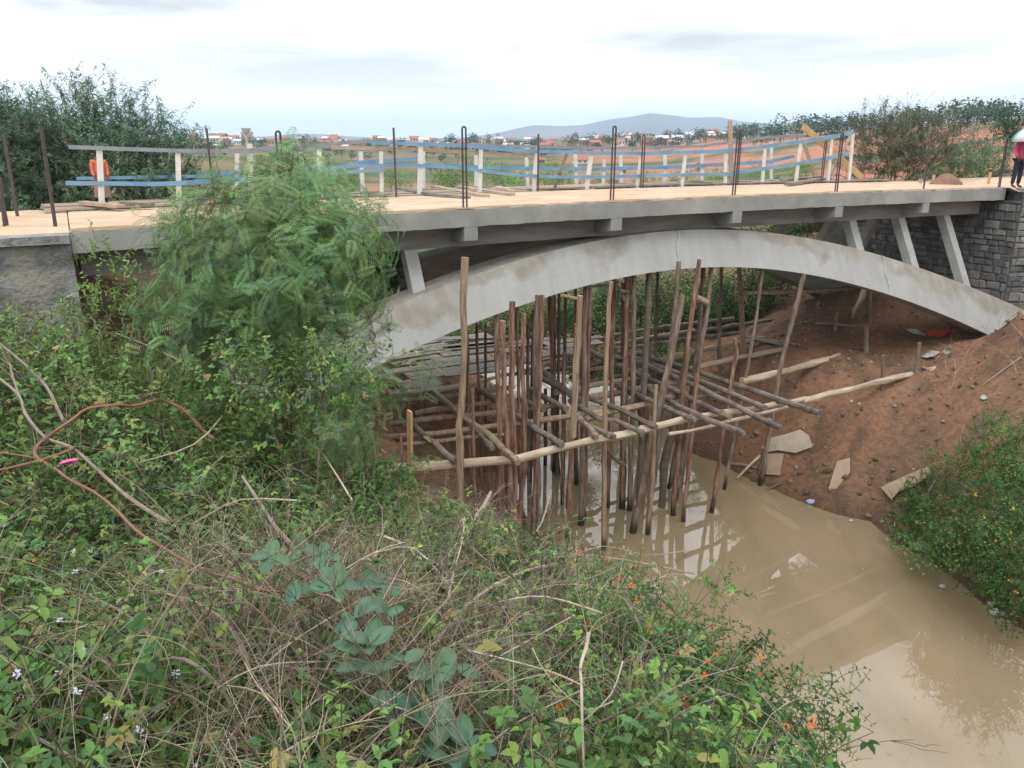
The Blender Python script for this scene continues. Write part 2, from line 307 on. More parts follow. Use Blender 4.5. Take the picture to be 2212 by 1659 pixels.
# water
wm = bpy.data.materials.new('muddy_water'); wm.use_nodes = True; t_ = wm.node_tree; b_ = t_.nodes['Principled BSDF']
b_.inputs['Roughness'].default_value = .015; b_.inputs['IOR'].default_value = 1.7
tcn = t_.nodes.new('ShaderNodeTexCoord'); mpn = t_.nodes.new('ShaderNodeMapping'); mpn.inputs['Scale'].default_value = (.5, .16, 1); mpn.inputs['Rotation'].default_value = (0, 0, .5); t_.links.new(tcn.outputs['Object'], mpn.inputs[0])
nn = t_.nodes.new('ShaderNodeTexNoise'); nn.inputs['Scale'].default_value = 1.1; nn.inputs['Detail'].default_value = 5; nn.inputs['Distortion'].default_value = 1.2; t_.links.new(mpn.outputs[0], nn.inputs['Vector'])
mxn = t_.nodes.new('ShaderNodeMix'); mxn.data_type = 'RGBA'; mxn.inputs[6].default_value = (.215, .168, .102, 1); mxn.inputs[7].default_value = (.265, .200, .118, 1)
mr = t_.nodes.new('ShaderNodeMapRange'); mr.inputs[1].default_value = .35; mr.inputs[2].default_value = .65; t_.links.new(nn.outputs[0], mr.inputs[0]); t_.links.new(mr.outputs[0], mxn.inputs[0]); t_.links.new(mxn.outputs[2], b_.inputs['Base Color'])
n5 = t_.nodes.new('ShaderNodeTexNoise'); n5.inputs['Scale'].default_value = 1.3; n5.inputs['Detail'].default_value = 3; t_.links.new(tcn.outputs['Object'], n5.inputs['Vector'])
bn = t_.nodes.new('ShaderNodeBump'); bn.inputs['Strength'].default_value = .07; bn.inputs['Distance'].default_value = .02; t_.links.new(n5.outputs[0], bn.inputs['Height']); t_.links.new(bn.outputs[0], b_.inputs['Normal'])
tag(mesh_obj('river_water', [(-40, -40, ZW), (40, -40, ZW), (40, 62, ZW), (-40, 62, ZW)], [(0, 1, 2, 3)], wm), kind='structure')

# distant blue hills
hx = np.array([-4000, -400, 0, 400, 560, 640, 700, 760, 900, 1000, 1080, 1150, 1210, 1260, 1320, 1400, 1450, 1490, 1545, 1600, 1700, 1900, 2212, 2600, 6000.])
hp = np.array([20, 20, 6, 6, 8, 14, 13, 8, 4, 6, 16, 31, 29, 31, 42, 53, 50, 45, 47, 38, 30, 34, 40, 40, 40.])
u = np.linspace(-1500, 3600, 300); rows = [3600, 3900, 4200, 4500, 4800, 5400, 6000]; prof = [0, .45, .8, 1, .9, .5, 0]
V = []
for r_, pf in zip(rows, prof):
    hh = np.interp(u, hx, hp); F = r_ + fbm(u * .02, u * 0, 3) * 300
    zz = hh / FPX * 4500 * pf + fbm(u * .012, np.full_like(u, r_ * .004), 8) * 26 * (pf > 0) * (pf < 1) - (1 - pf) * 8
    xx = (u - 1106) / FPX * F * CP; V.append(np.stack([xx, F, zz], 1))
V = np.concatenate(V); idx = np.arange(len(V)).reshape(len(rows), -1)
F4 = np.stack([idx[:-1, :-1], idx[:-1, 1:], idx[1:, 1:], idx[1:, :-1]], -1).reshape(-1, 4)
M['hill'] = mat('hill_scrub', (.13, .115, .125), c2=(.08, .085, .09), nscale=.004, c3=(.20, .15, .14), n3scale=.002)
tag(mesh_obj('distant_hills', V, F4, M['hill'], smooth=True), kind='structure')

# ------------------------------------------------------------------ the arch bridge
bridge = thing('arch_bridge', 'unfinished concrete arch bridge with sandy deck and two inclined pale arch ribs', 'bridge', BP(0, 2, -1.5))
BI = Vector(bridge.location)
def part(mb, name, m, parent=bridge, smooth=False):
    o = mb.build(name, m, parent, smooth); o.location = -Vector(parent.location) if parent.parent is None else (0, 0, 0); return o
DW = 4.0
def strip(s0, s1, d0, d1, zt, zb, n):      # beam following the camber
    mb = MB()
    n *= 3; ss = [s0 + (s1 - s0) * i / n for i in range(n + 1)]; vs = []; J = lambda: R.gauss(0, .005)
    for s in ss:
        k = camber(s); vs += [BP(s, d0, zb + k + J()), BP(s, d1, zb + k), BP(s, d1, zt + k), BP(s, d0 + abs(J()), zt + k + J())]
    fs = [(0, 1, 2, 3), (4 * n + 3, 4 * n + 2, 4 * n + 1, 4 * n)]
    for i in range(n):
        for j in range(4): fs.append((4 * i + j, 4 * i + 4 + j, 4 * i + 4 + (j + 1) % 4, 4 * i + (j + 1) % 4))
    mb.add(vs, fs); return mb
slab = part(strip(0, BL, 0, DW, -1.5, -1.86, 40), 'deck_slab', M['deck_conc'])
part(strip(0.02, BL - .02, .09, DW - .05, -1.45, -1.495, 40), 'sand_surface', M['sand'])
part(strip(.1, BL - .1, .72, 1.02, -1.862, -2.36, 30), 'deck_beam', M['beam_conc'])
part(strip(.1, BL - .1, DW - 1.02, DW - .72, -1.862, -2.36, 30), 'deck_beam', M['beam_conc'])
bay = 3.86; s_br = [3.78 + bay * k for k in range(6)]
for s in s_br:                                                            # cross beams, their ends show as brackets
    k = camber(s); mb = MB(); w = .16
    for d0, d1, zb in ((.005, .715, -2.16), (1.025, DW - 1.025, -2.30), (DW - .715, DW - .005, -2.16)):
        mb.hexa([BP(s - w, d0, zb + k), BP(s + w, d0, zb + k), BP(s + w, d1, zb + k - .1), BP(s - w, d1, zb + k - .1),
                 BP(s - w, d0, -1.862 + k), BP(s + w, d0, -1.862 + k), BP(s + w, d1, -1.862 + k), BP(s - w, d1, -1.862 + k)])
    part(mb, 'cross_beam', M['deck_conc'])
ts = np.array([-.5, 2, 3.6, 5.5, 6.8, 8, 9.4, 11, 12.3, 13.6, 15, 16.4, 18.3, 19.8, 21.1, 22.8, 24.2, 25.6, 26.8, 28.2]); tz = np.array([-5.6, -4.55, -3.95, -3.38, -3.07, -2.83, -2.57, -2.35, -2.22, -2.2, -2.25, -2.39, -2.66, -2.93, -3.22, -3.77, -4.22, -4.69, -5.14, -5.7])
bs = np.array([-.5, 1.8, 3.4, 5.4, 7.1, 8.4, 9.7, 10.6, 12, 13.2, 14.4, 15.6, 17, 18.3, 20.2, 21.7, 23.1, 25, 26.6, 28.2]); bz = np.array([-6.9, -5.6, -4.95, -4.33, -3.93, -3.68, -3.45, -3.32, -3.13, -3.06, -3.1, -3.24, -3.5, -3.74, -4.1, -4.5, -5.02, -5.9, -6.65, -7.5])
sm = lambda a: a
def rib(sign):
    ss = np.linspace(-.4, 28.0, 143); K = 9
    pt, pb = np.poly1d(np.polyfit(ts, tz, 6)), np.poly1d(np.polyfit(bs, bz, 6))
    V, att, ALG = [], [], []
    for s in ss:
        zt, zb = float(pt(s)), float(pb(s)); ring = []
        for k in range(K): ring.append((0, k / (K - 1)))                 # outer face, bottom to top
        for k in range(1, 5): ring.append((k / 4 * .8, 1))
        for k in range(1, K): ring.append((.8, 1 - k / (K - 1)))
        for k in range(1, 4): ring.append((.8 - k / 4 * .8, 0))
        for w, h in ring:
            z_ = zb + (zt - zb) * h; d = .4 + w + .5 * (z_ + 2.3)
            if w > 0 and 0 < h < 1 or w > 0: pass
            if sign < 0: d = DW - d
            V.append(BP(s, d, z_)); 
            edge = min(abs(s - 26.5) / 3.5, 1)
            st = h * 1.0 - .68 + .16 * math.sin(s * 1.1 + .6) + .10 * math.sin(s * 2.7 + 2)
            if s < 11: st += .22 * min((11 - s) / 5, 1)
            if 11 < s < 17: st -= .5 * (1 - abs(s - 14) / 3.2)
            if s > 21: st += .35 * min((s - 21) / 5, 1)
            if w > .05 and h > .99: st += .45
            if w > .79 or (w > 0 and h < .01) or sign < 0: st = -.6
            att.append(st); ALG.append((s, h, w))
    nr = K + 4 + K - 1 + 3; n = len(ss); F = []
    for i in range(n - 1):
        for j in range(nr): F.append((i * nr + j, (i + 1) * nr + j, (i + 1) * nr + (j + 1) % nr, i * nr + (j + 1) % nr))
    F.append(tuple(range(nr))); F.append(tuple(range((n - 1) * nr, n * nr))[::-1])
    if sign < 0: F = [f[::-1] for f in F]
    mb = MB(); mb.v = [tuple(v) for v in V]; mb.f = F
    o = part(mb, 'arch_rib', M['rib'] if sign > 0 else M['beam_conc'], smooth=True)  # far rib in shade: darker beam concrete puts that shade into its colour
    a = o.data.attributes.new('stain', 'FLOAT', 'POINT'); a.data.foreach_set('value', np.array(att, dtype=np.float32))
    a = o.data.attributes.new('along', 'FLOAT_VECTOR', 'POINT'); a.data.foreach_set('vector', np.array(ALG, dtype=np.float32).ravel())
    return o
m = mat('pale_rib_concrete', (.36, .36, .345), c2=(.32, .315, .295), nscale=.8, bump=.25, bscale=20, bdist=.008); M['rib'] = m
t_ = m.node_tree; b_ = t_.nodes['Principled BSDF']; base = b_.inputs['Base Color'].links[0].from_socket
a = t_.nodes.new('ShaderNodeAttribute'); a.attribute_name = 'stain'; tcn = t_.nodes.new('ShaderNodeTexCoord')
nn = t_.nodes.new('ShaderNodeTexNoise'); nn.inputs['Scale'].default_value = 1.1; nn.inputs['Detail'].default_value = 8; nn.inputs['Roughness'].default_value = .55; t_.links.new(tcn.outputs['Object'], nn.inputs['Vector'])
ad = t_.nodes.new('ShaderNodeMath'); ad.operation = 'MULTIPLY_ADD'; t_.links.new(nn.outputs[0], ad.inputs[0]); ad.inputs[1].default_value = 1.5; t_.links.new(a.outputs['Fac'], ad.inputs[2])
mr = t_.nodes.new('ShaderNodeMapRange'); mr.inputs[1].default_value = .68; mr.inputs[2].default_value = .90; t_.links.new(ad.outputs[0], mr.inputs[0])
n4 = t_.nodes.new('ShaderNodeTexNoise'); n4.inputs['Scale'].default_value = 3.0; n4.inputs['Detail'].default_value = 8; t_.links.new(tcn.outputs['Object'], n4.inputs['Vector'])
sc = t_.nodes.new('ShaderNodeMix'); sc.data_type = 'RGBA'; sc.inputs[6].default_value = (.31, .295, .255, 1); sc.inputs[7].default_value = (.25, .225, .19, 1)
mr2 = t_.nodes.new('ShaderNodeMapRange'); mr2.inputs[1].default_value = .4; mr2.inputs[2].default_value = .65; t_.links.new(n4.outputs[0], mr2.inputs[0]); t_.links.new(mr2.outputs[0], sc.inputs[0])
mxn = t_.nodes.new('ShaderNodeMix'); mxn.data_type = 'RGBA'; t_.links.new(mr.outputs[0], mxn.inputs[0]); t_.links.new(base, mxn.inputs[6]); t_.links.new(sc.outputs[2], mxn.inputs[7])
a2 = t_.nodes.new('ShaderNodeAttribute'); a2.attribute_name = 'along'; mpn = t_.nodes.new('ShaderNodeMapping'); mpn.inputs['Scale'].default_value = (3.2, .5, 1); t_.links.new(a2.outputs['Vector'], mpn.inputs[0])
n6 = t_.nodes.new('ShaderNodeTexNoise'); n6.inputs['Scale'].default_value = 1.6; n6.inputs['Detail'].default_value = 6; t_.links.new(mpn.outputs[0], n6.inputs['Vector'])     # rain streaks down the face
sp6 = t_.nodes.new('ShaderNodeSeparateXYZ'); t_.links.new(a2.outputs['Vector'], sp6.inputs[0])
def mth(op, a_, b2): q = t_.nodes.new('ShaderNodeMath'); q.operation = op; [(t_.links.new(v, q.inputs[i]) if not isinstance(v, (int, float)) else setattr(q.inputs[i], 'default_value', v)) for i, v in enumerate((a_, b2))]; return q.outputs[0]
fr = mth('FRACT', mth('MULTIPLY', sp6.outputs[1], 5.0), 0); ln = mth('LESS_THAN', fr, .045)                                # marks of the formwork boards
fr2 = mth('LESS_THAN', mth('FRACT', mth('MULTIPLY', sp6.outputs[0], .31), 0), .006); ln = mth('MAXIMUM', ln, fr2)
st_ = mth('MULTIPLY', mth('SUBTRACT', 1.12, mth('MULTIPLY', n6.outputs[0], .26)), mth('SUBTRACT', 1.0, mth('MULTIPLY', ln, .10)))
vm6 = t_.nodes.new('ShaderNodeVectorMath'); vm6.operation = 'SCALE'; t_.links.new(mxn.outputs[2], vm6.inputs[0]); t_.links.new(st_, vm6.inputs['Scale']); t_.links.new(vm6.outputs[0], b_.inputs['Base Color'])
rib(1); rib(-1)
M['joint'] = mat('grout_joint', (.27, .265, .25), c2=(.40, .40, .385), nscale=4, bump=.5)
PT, PB = np.poly1d(np.polyfit(ts, tz, 6)), np.poly1d(np.polyfit(bs, bz, 6))
for s0, ds in ((13.75, -.28), (21.2, -.12)):                                # raised casting joints across the rib face
    mb = MB()
    for k in range(8):
        def q(h, off):
            s = s0 + ds * (1 - h) + .03 * math.sin(h * 9); z_ = PB(s) + (PT(s) - PB(s)) * h; return BP(s + off, .4 + .5 * (z_ + 2.3), z_)
        h0, h1_ = k / 8, (k + 1) / 8; a_, b2, c2_, d2 = q(h0, -.035), q(h0, .035), q(h1_, .035), q(h1_, -.035); o_ = Vector(BN) * -.022 
        mb.hexa([a_, b2, b2 + o_, a_ + o_, d2, c2_, c2_ + o_, d2 + o_])
    part(mb, 'casting_joint', M['joint'])
# slanting struts between the ribs and the deck
for s in (2.3, 4.4, 6.5, 20.7, 22.95, 25.2):
    for sign in (1, -1):
        zt = -2.362 + camber(s); zb = float(PT(s)) - .12; mb = MB(); w, hw = .15, .15; ps = []
        for z_ in (zb, zt):
            dc = .84 + .5 * (z_ + 2.3)
            for a_, b2 in ((-w, -hw), (w, -hw), (w, hw), (-w, hw)):
                d = dc + b2; d = d if sign > 0 else DW - d
                ps.append(BP(s + a_, d, z_))
        mb.hexa(ps); part(mb, 'strut', M['strut'] if 'strut' in M else M.setdefault('strut', mat('pale_strut_concrete', (.38, .38, .365), c2=(.31, .30, .28), nscale=2, bump=.2, bscale=20)))
# reinforcing bars standing out of the deck edge: a tall hairpin of two bars and a bend
def hairpin(s, d, top_px=None, hgt=1.75, gap=.085, single=False, r=.021, lean=0):
    mb = MB(); z0 = -1.62 + camber(s)
    a_ = BP(s - gap / 2, d, z0); 
    if single: mb.tube([BP(s, d, z0), BP(s + lean, d, z0 + hgt + .1)], r * 1.25, 8)
    else:
        pts = [BP(s - gap / 2, d, z0), BP(s - gap / 2 + lean, d, z0 + hgt)] + [BP(s + lean + gap / 2 * math.sin(t), d, z0 + hgt + gap / 2 * math.cos(t)) for t in (-.9, -.3, .3, .9)] + [BP(s + gap / 2 + lean, d, z0 + hgt), BP(s + gap / 2, d, z0)]
        mb.tube(pts, r, 6)
    part(mb, 'reinforcing_bar', M['rust'], smooth=True)
for k, s in enumerate([-.16 + bay * i for i in range(8)]):
    if s < 0: continue
    hairpin(s, .12, hgt=(1.75, 1.7, 1.78, 1.8, 1.72, 1.7, 1.66, 1.66)[k], single=(k in (6,)), lean=R.uniform(-.02, .02))
hairpin(3.0, 3.9, single=True, hgt=1.75); hairpin(7.4, 3.85, single=True, hgt=1.75); hairpin(11.6, 3.9, single=True, hgt=1.6); hairpin(15.2, 3.9, single=False, hgt=1.65); hairpin(19.0, 3.9, hgt=1.6); hairpin(22.9, 3.9, hgt=1.5)
hairpin(15.5, .7, hgt=.0001, single=True)

# approach slabs (road level) at both ends
for (s0, s1, d0, d1, nm) in ((-14, -.004, 0.15, 9, 'approach_road'), (BL + .004, BL + 14, -.6, 9, 'approach_road')):
    gs = np.linspace(s0, s1, 40); gd = np.linspace(d0, d1, 30); Vv = []
    for a_ in gs:
        for fd in gd:
            b2 = fd if s0 < 0 else fd + (-.42 - d0 - (a_ - BL) * .387) * (d1 - fd) / (d1 - d0)
            edge = min(b2 - d0, d1 - b2, 1) ; zz = -1.47 + .05 * float(fbm(np.array([a_ * 1.3]), np.array([b2 * 1.3]), 2)[0]) 
            if b2 > 5: zz -= (b2 - 5) * .1
            if fd in (gd[0], gd[-1]) or a_ == (gs[0] if s0 < 0 else gs[-1]): zz -= 2.0 if fd != gd[0] else .1
            Vv.append(BP(a_, b2, zz))
    n0, n1_ = len(gs), len(gd); idx = np.arange(n0 * n1_).reshape(n0, n1_)
    Fq = np.stack([idx[:-1, :-1], idx[1:, :-1], idx[1:, 1:], idx[:-1, 1:]], -1).reshape(-1, 4)
    tag(mesh_obj(nm, np.array(Vv), Fq, M['sand'], smooth=True), kind='structure')

# ------------------------------------------------------------------ abutments
def wall_of_stones(t, P, U, Vv, Nn, mats, rows, mask=lambda u, v: True, depth=.05, base=0):
    """stones over a wall: P corner, U and Vv full edge vectors, Nn outward normal"""
    P, U, Vv, Nn = map(Vector, (P, U, Vv, Nn)); Lu, Lv = U.length, Vv.length; cu, cv = U / Lu, Vv / Lv
    inv = -Vector(t.location); v = 0; cnt = 0; protos = {}
    while v < Lv - .05:
        hgt = min(R.uniform(.16, .33), Lv - v); u_ = -R.uniform(0, .2)
        while u_ < Lu:
            w = R.uniform(.18, .58); a_, b2 = max(u_, 0), min(u_ + w, Lu)
            if b2 - a_ > .08 and mask((a_ + b2) / 2, v + hgt / 2):
                j = lambda: R.uniform(-.028, .028); g = .014; dp = depth * R.uniform(.4, 1.3)
                c4 = [(a_ + g + j(), v + g + j()), (b2 - g + j(), v + g + j()), (b2 - g + j(), v + hgt - g + j()), (a_ + g + j(), v + hgt - g + j())]
                mid = [sum(q[i] for q in c4) / 4 for i in (0, 1)]
                low = [P + cu * q[0] + cv * q[1] - Nn * .03 for q in c4]
                mi = [P + cu * (q[0] * .95 + mid[0] * .05) + cv * (q[1] * .95 + mid[1] * .05) + Nn * dp * .6 for q in c4]
                top = [P + cu * (q[0] * .72 + mid[0] * .28) + cv * (q[1] * .72 + mid[1] * .28) + Nn * dp * R.uniform(.85, 1.15) for q in c4]
                ve = [p + inv for p in low + mi + top]
                fs = [(8, 9, 10, 11)] + [(k, (k + 1) % 4, 4 + (k + 1) % 4, 4 + k) for k in range(4)] + [(4 + k, 4 + (k + 1) % 4, 8 + (k + 1) % 4, 8 + k) for k in range(4)]
                o = mesh_obj('stone', ve, fs, R.choice(mats), t); cnt += 1
            u_ += w
        v += hgt
    return cnt
ra = thing('stone_abutment', 'dark stone masonry abutment and wing wall under the right end of the arch bridge', 'abutment wall', BP(BL, 2, -6))
inv = -Vector(ra.location)
mb = MB()
fz = -8.2; ws = BL + .1                                # abutment face stands across the bridge; wing wall runs towards the viewer
mb.box(BP(ws + .6, 3.2, (fz - 1.88) / 2), Vector(BE) * .6, Vector(BN) * 3.74, Vector((0, 0, (-1.88 - fz) / 2)))
o = mb.build('wall_core', M['mortar'], ra); o.location = inv
mb = MB()
wing_dir = (Vector(BE) * .93 - Vector(BN) * .36).normalized(); wn = Vector((wing_dir.y, -wing_dir.x, 0))
wp = BP(ws, -.5, 0)
c_ = wp + wing_dir * 4.5 - wn * .35; c_.z = (fz - 1.58) / 2; mb.box(c_, wing_dir * 4.5, wn * .35, Vector((0, 0, (-1.58 - fz) / 2)))
o = mb.build('wing_wall_core', M['mortar'], ra); o.location = inv
smats = [M['stone'], M['stone'], M['stone2'], M['stone3'], M['stone3']]
n_a = wall_of_stones(ra, BP(ws, 6.0, -6.6), -Vector(BN) * 6.5, Vector((0, 0, 4.7)), -Vector(BE), [M['stone'], M['stone3'], M['stone3']], 1, mask=lambda u, v: v > .3)
wp2 = Vector(wp); wp2.z = -6.2
n_b = wall_of_stones(ra, wp2, wing_dir * 6.4, Vector((0, 0, 4.6)), wn, smats, 1, mask=lambda u, v: v > .15 + u * .2)
mb = MB(); c_ = wp + wing_dir * 4.5 - wn * .3; c_.z = -1.53; mb.box(c_, wing_dir * 4.55, wn * .42, Vector((0, 0, .055))); o = mb.build('coping', M['deck_conc'], ra); o.location = inv

la = thing('concrete_abutment', 'rough grey concrete abutment wall at the left end of the arch bridge', 'abutment wall', BP(-4, 0, -5)); inv = -Vector(la.location)
gs = np.linspace(-9, -.01, 70); gz = np.linspace(-5.5, -1.66, 34); Vv = []
for a_ in gs:
    for z_ in gz:
        e_ = float(fbm(np.array([a_ * 1.7]), np.array([z_ * 1.7]), 12, 5)[0]) * .3
        band = .09 if z_ > -2.0 else 0
        Vv.append(BP(a_, -.02 - band * .6 - e_ * (.4 if z_ > -2.0 else 1), z_) + inv)
n0, n1_ = len(gs), len(gz); idx = np.arange(n0 * n1_).reshape(n0, n1_)
Fq = np.stack([idx[:-1, :-1], idx[1:, :-1], idx[1:, 1:], idx[:-1, 1:]], -1).reshape(-1, 4)
mesh_obj('wall_face', np.array(Vv), Fq, M['wall_conc'], la, smooth=True)
mb = MB(); mb.box(BP(-4.5, 2.7, -3.6), Vector(BE) * 4.495, Vector(BN) * 2.6, (0, 0, 1.9)); o = mb.build('wall_core', M['wall_conc'], la); o.location = inv
mb = MB(); mb.box(BP(-4.5, .1, -1.60), Vector(BE) * 4.49, Vector(BN) * .32, (0, 0, .07)); o = mb.build('coping', M['wall_conc'], la); o.location = inv
for (xt, yt, xb, yb, zz) in ((8, 290, 38, 470, -1.5), (88, 272, 120, 494, -1.5), (0, 385, 10, 505, -1.6), (-3, 390, 18, 503, -1.6)):
    b0 = Vector(on_z(xb, yb, zz)); tp = Vector(on_y(xt, yt, b0.y)); b0.z -= .2
    mb = MB(); mb.tube([b0, tp], .033, 8); o = mb.build('reinforcing_bar', M['rust'], la, True); o.location = inv
def on_ground(x, y):
    r = ray(x, y); t = 2.0; n = 0
    P = np.arange(2, 60, .12); pts = P[:, None] * r[None, :] / r[1]
    hh = np.maximum(H(pts[:, 0], pts[:, 1]), ZW); k = np.argmax(pts[:, 2] < hh); return Vector(pts[k])

# ------------------------------------------------------------------ timber footbridge behind the deck
fb = thing('timber_footbridge', 'low plank footbridge with blue rails and whitewashed posts along the far side of the deck', 'footbridge', BP(0, 5, -1.5)); finv = -Vector(fb.location)
def fpart(mb, name, m, smooth=False): o = mb.build(name, m, fb, smooth); o.location = finv; return o
for k in range(15):                                        # cross logs under the planks
    s = .3 + k * 1.85; mb = MB(); mb.tube([BP(s, 4.02 + R.uniform(0, .05), -1.50 + camber(s) * .8), BP(s + R.uniform(-.1, .1), 6.1, -1.50 + camber(s) * .8)], .07, 8); fpart(mb, 'cross_log', M['cross'], True)
for row in range(6):
    s = -.2 + R.uniform(-.5, 0); d = 4.14 + row * .30
    while s < 26.5:
        L_ = R.uniform(3.0, 4.4); e_ = min(s + L_, 27); mb = MB(); z_ = -1.415 + R.uniform(-.005, .035); dz = R.uniform(-.03, .03)
        mb.bar(BP(s, d + R.uniform(-.05, .05), z_ + camber(s) * .8), BP(e_, d + R.uniform(-.05, .05) + dz, z_ + dz * .4 + camber(e_) * .8), R.uniform(.2, .26), .045); fpart(mb, 'plank', M['plank'] if R.random() < .6 else M['greyplank'])
        s = e_ + R.uniform(.02, .1)
for (a_, b2, w, m) in [((938, 404), (1050, 424), 8, 'plank'), ((990, 404), (1106, 421), 6, 'plank'), ((860, 408), (920, 416), 7, 'greyplank'), ((880, 414), (1010, 427), 10, 'greyplank'), ((1075, 405), (1106, 414), 6, 'plank'),
                       ((1690, 390), (1770, 382), 6, 'greyplank'), ((1700, 398), (1790, 386), 5, 'greyplank'), ((178, 438), (262, 446), 8, 'plank'), ((262, 440), (330, 443), 7, 'greyplank')]:
    p, q = Vector(on_z(*a_, -1.30)), Vector(on_z(*b2, -1.33)); mb = MB(); mb.bar(p, q, .2, .07); fpart(mb, 'loose_plank', M[m])
fA = [((214, 318), (221, 465), 14), ((384, 323), (387, 448), 12), ((539, 311), (543, 440), 12), ((689, 316), (692, 436), 11), ((823, 328), (825, 431), 9), ((909, 301), (906, 431), 12), ((1039, 317), (1036, 428), 10), ((1160, 322), (1152, 420), 10), ((1278, 328), (1266, 416), 11),
      ((1387, 328), (1374, 412), 8), ((1481, 330), (1472, 408), 9), ((1568, 328), (1566, 406), 9), ((1653, 316), (1646, 403), 9), ((1731, 302), (1718, 401), 9), ((1798, 293), (1788, 398), 8), ((1843, 288), (1834, 390), 8)]
fB = [((512, 332), (512, 440), 10), ((651, 328), (652, 430), 10), ((779, 328), (784, 420), 10), ((914, 322), (914, 416), 10), ((1028, 336), (1029, 413), 9), ((1137, 341), (1141, 416), 8), ((1242, 333), (1246, 413), 9), ((1305, 345), (1303, 412), 8), ((1341, 335), (1342, 411), 9), ((1437, 334), (1435, 406), 9), ((1517, 313), (1516, 402), 9), ((1666, 307), (1666, 396), 8)]
def fpost(tp, bp, w, d, m, name='post'):
    a_, b2 = Vector(on_d(*bp, d)), Vector(on_d(*tp, d)); dist_ = a_.y * CP + 1.5 * SP; wd = .85 * w * dist_ / FPX; mb = MB()
    lo = a_.copy(); k = (a_ - b2).normalized(); lo = a_ + k * max(0, (a_.z + 1.52) / max(.2, -k.z)); mb.bar(lo, b2, wd, .05, up=tuple(-Vector(BN))); fpart(mb, name, m)
for i, (t_, b_, w) in enumerate(fA): fpost(t_, b_, w, 4.08, M['white'])
for t_, b_, w in fB: fpost(t_, b_, w, 5.9, M['white'])
fpost((1577, 260), (1581, 408), 12, 4.2, M['plank']); fpost((1224, 333), (1194, 418), 7, 4.4, M['greyplank'], 'leaning_stick')
def rail(pts, h, d, m, off=0):
    for (p, q) in zip(pts[:-1], pts[1:]):
        a_, b2 = Vector(on_d(*p, d + off)), Vector(on_d(*q, d + off)); mb = MB(); dist_ = (a_.y + b2.y) / 2 * CP
        mb.bar(a_, b2, .028, h * dist_ / FPX * .92); fpart(mb, 'rail', M[m])
rail([(148, 318), (384, 326), (555, 327)], 9, 4.08, 'greyblue', -.045); rail([(500, 327), (712, 316)], 8, 4.08, 'greyblue', -.045)
rail([(715, 319), (905, 323), (1106, 335), (1160, 334)], 8, 4.08, 'plank', .045)
rail([(803, 308), (1003, 315), (1106, 325), (1281, 331), (1388, 332), (1568, 327), (1659, 316), (1799, 296), (1844, 286)], 8, 4.08, 'blue', -.045)
rail([(142, 396), (345, 398), (475, 391), (553, 386)], 10, 4.08, 'blue', -.045); rail([(165, 386), (325, 383), (425, 381), (520, 373)], 7, 5.9, 'blue', -.045)
rail([(648, 365), (728, 363), (778, 351), (913, 343)], 8, 5.9, 'blue', -.045); rail([(693, 363), (818, 358), (903, 358), (1003, 364), (1106, 378), (1206, 383), (1321, 382), (1568, 376), (1659, 363), (1734, 352), (1834, 333)], 7, 4.08, 'blue', -.045)
rail([(658, 385), (728, 373), (828, 368)], 7, 4.08, 'blue', -.08); rail([(915, 357), (1106, 364), (1281, 366), (1431, 362), (1516, 358), (1659, 350), (1716, 338)], 8, 5.9, 'blue', -.045)
rail([(560, 322), (803, 306)], 7, 5.9, 'greyblue', -.045); rail([(803, 308), (1106, 316), (1321, 321), (1516, 316), (1659, 297), (1735, 292)], 6, 5.9, 'greyblue', -.045)
def board_px(name, label, cat, a_, b2, w, d, m, group=None, d2=None, extra=None):
    p, q = Vector(on_d(*a_, d)), Vector(on_d(*b2, d2 if d2 is not None else d)); c_ = q.copy(); t = mb = MB(); mb.bar(p - c_, q - c_, .035, w * q.y * CP / FPX)
    o = mb.build(name, M[m]); o.location = c_; return tag(o, label, cat, group)
board_px('diagonal_board', 'fresh orange board nailed aslant across the right end of the footbridge rail', 'board', (1734, 273), (1864, 386), 14, 4.3, 'newwood')
board_px('diagonal_board', 'pale thin brace rising to the rightmost whitewashed fence post', 'board', (1841, 288), (1794, 380), 8, 4.5, 'plank')
board_px('diagonal_board', 'pale brace leaning left under the blue rail beside the orange board', 'board', (1736, 306), (1760, 380), 8, 4.9, 'plank')

# ------------------------------------------------------------------ timber scaffold under and in front of the arch
sc_ = thing('timber_scaffold', 'scaffold of rough bark poles standing in the muddy water below the arch', 'scaffold', BP(11, -1, ZW)); sinv = -Vector(sc_.location)
def spart(mb, name, m, smooth=True): o = mb.build(name, M[m], sc_, smooth); o.location = sinv; return o
def post(pts, w, d, m, ext=True, taper=1.0, name='post', up=0):
    """pts: pixels from top to bottom; d: metres behind the bridge edge, or 'W' when the last pixel is the waterline"""
    if d == 'W':
        b = on_z(pts[-1][0], pts[-1][1], ZW); d = (b - BA) @ BN
    elif d <= -1.5: d += .85
    P = [Vector(on_d(*p, d)) for p in pts]; r = 1.0 * w * (P[-1].y * CP) / FPX / 2
    if up: P[0] = P[0] + (P[0] - P[1]).normalized() * up
    if ext:
        k = (P[-1] - P[-2]).normalized(); e = P[-1].copy(); n = 0
        while e.z > max(h1(e.x, e.y), ZW) - .35 and n < 60: e += k * .12; n += 1
        if (e - P[-1]).length > .1: P.append(e)
    Q = []                                                # subdivide and roughen
    for a_, b2 in zip(P[:-1], P[1:]):
        n = max(1, int((b2 - a_).length / .45))
        for i in range(n): Q.append(a_.lerp(b2, i / n) + Vector((R.gauss(0, .008), R.gauss(0, .008), 0)))
    Q.append(P[-1]); n = len(Q)
    rad = [r * (.9 + .2 * i / n) * R.uniform(.86, 1.14) for i in range(n)]
    mb = MB(); mb.tube(Q, rad, 9, jit=.34); return spart(mb, name, m)
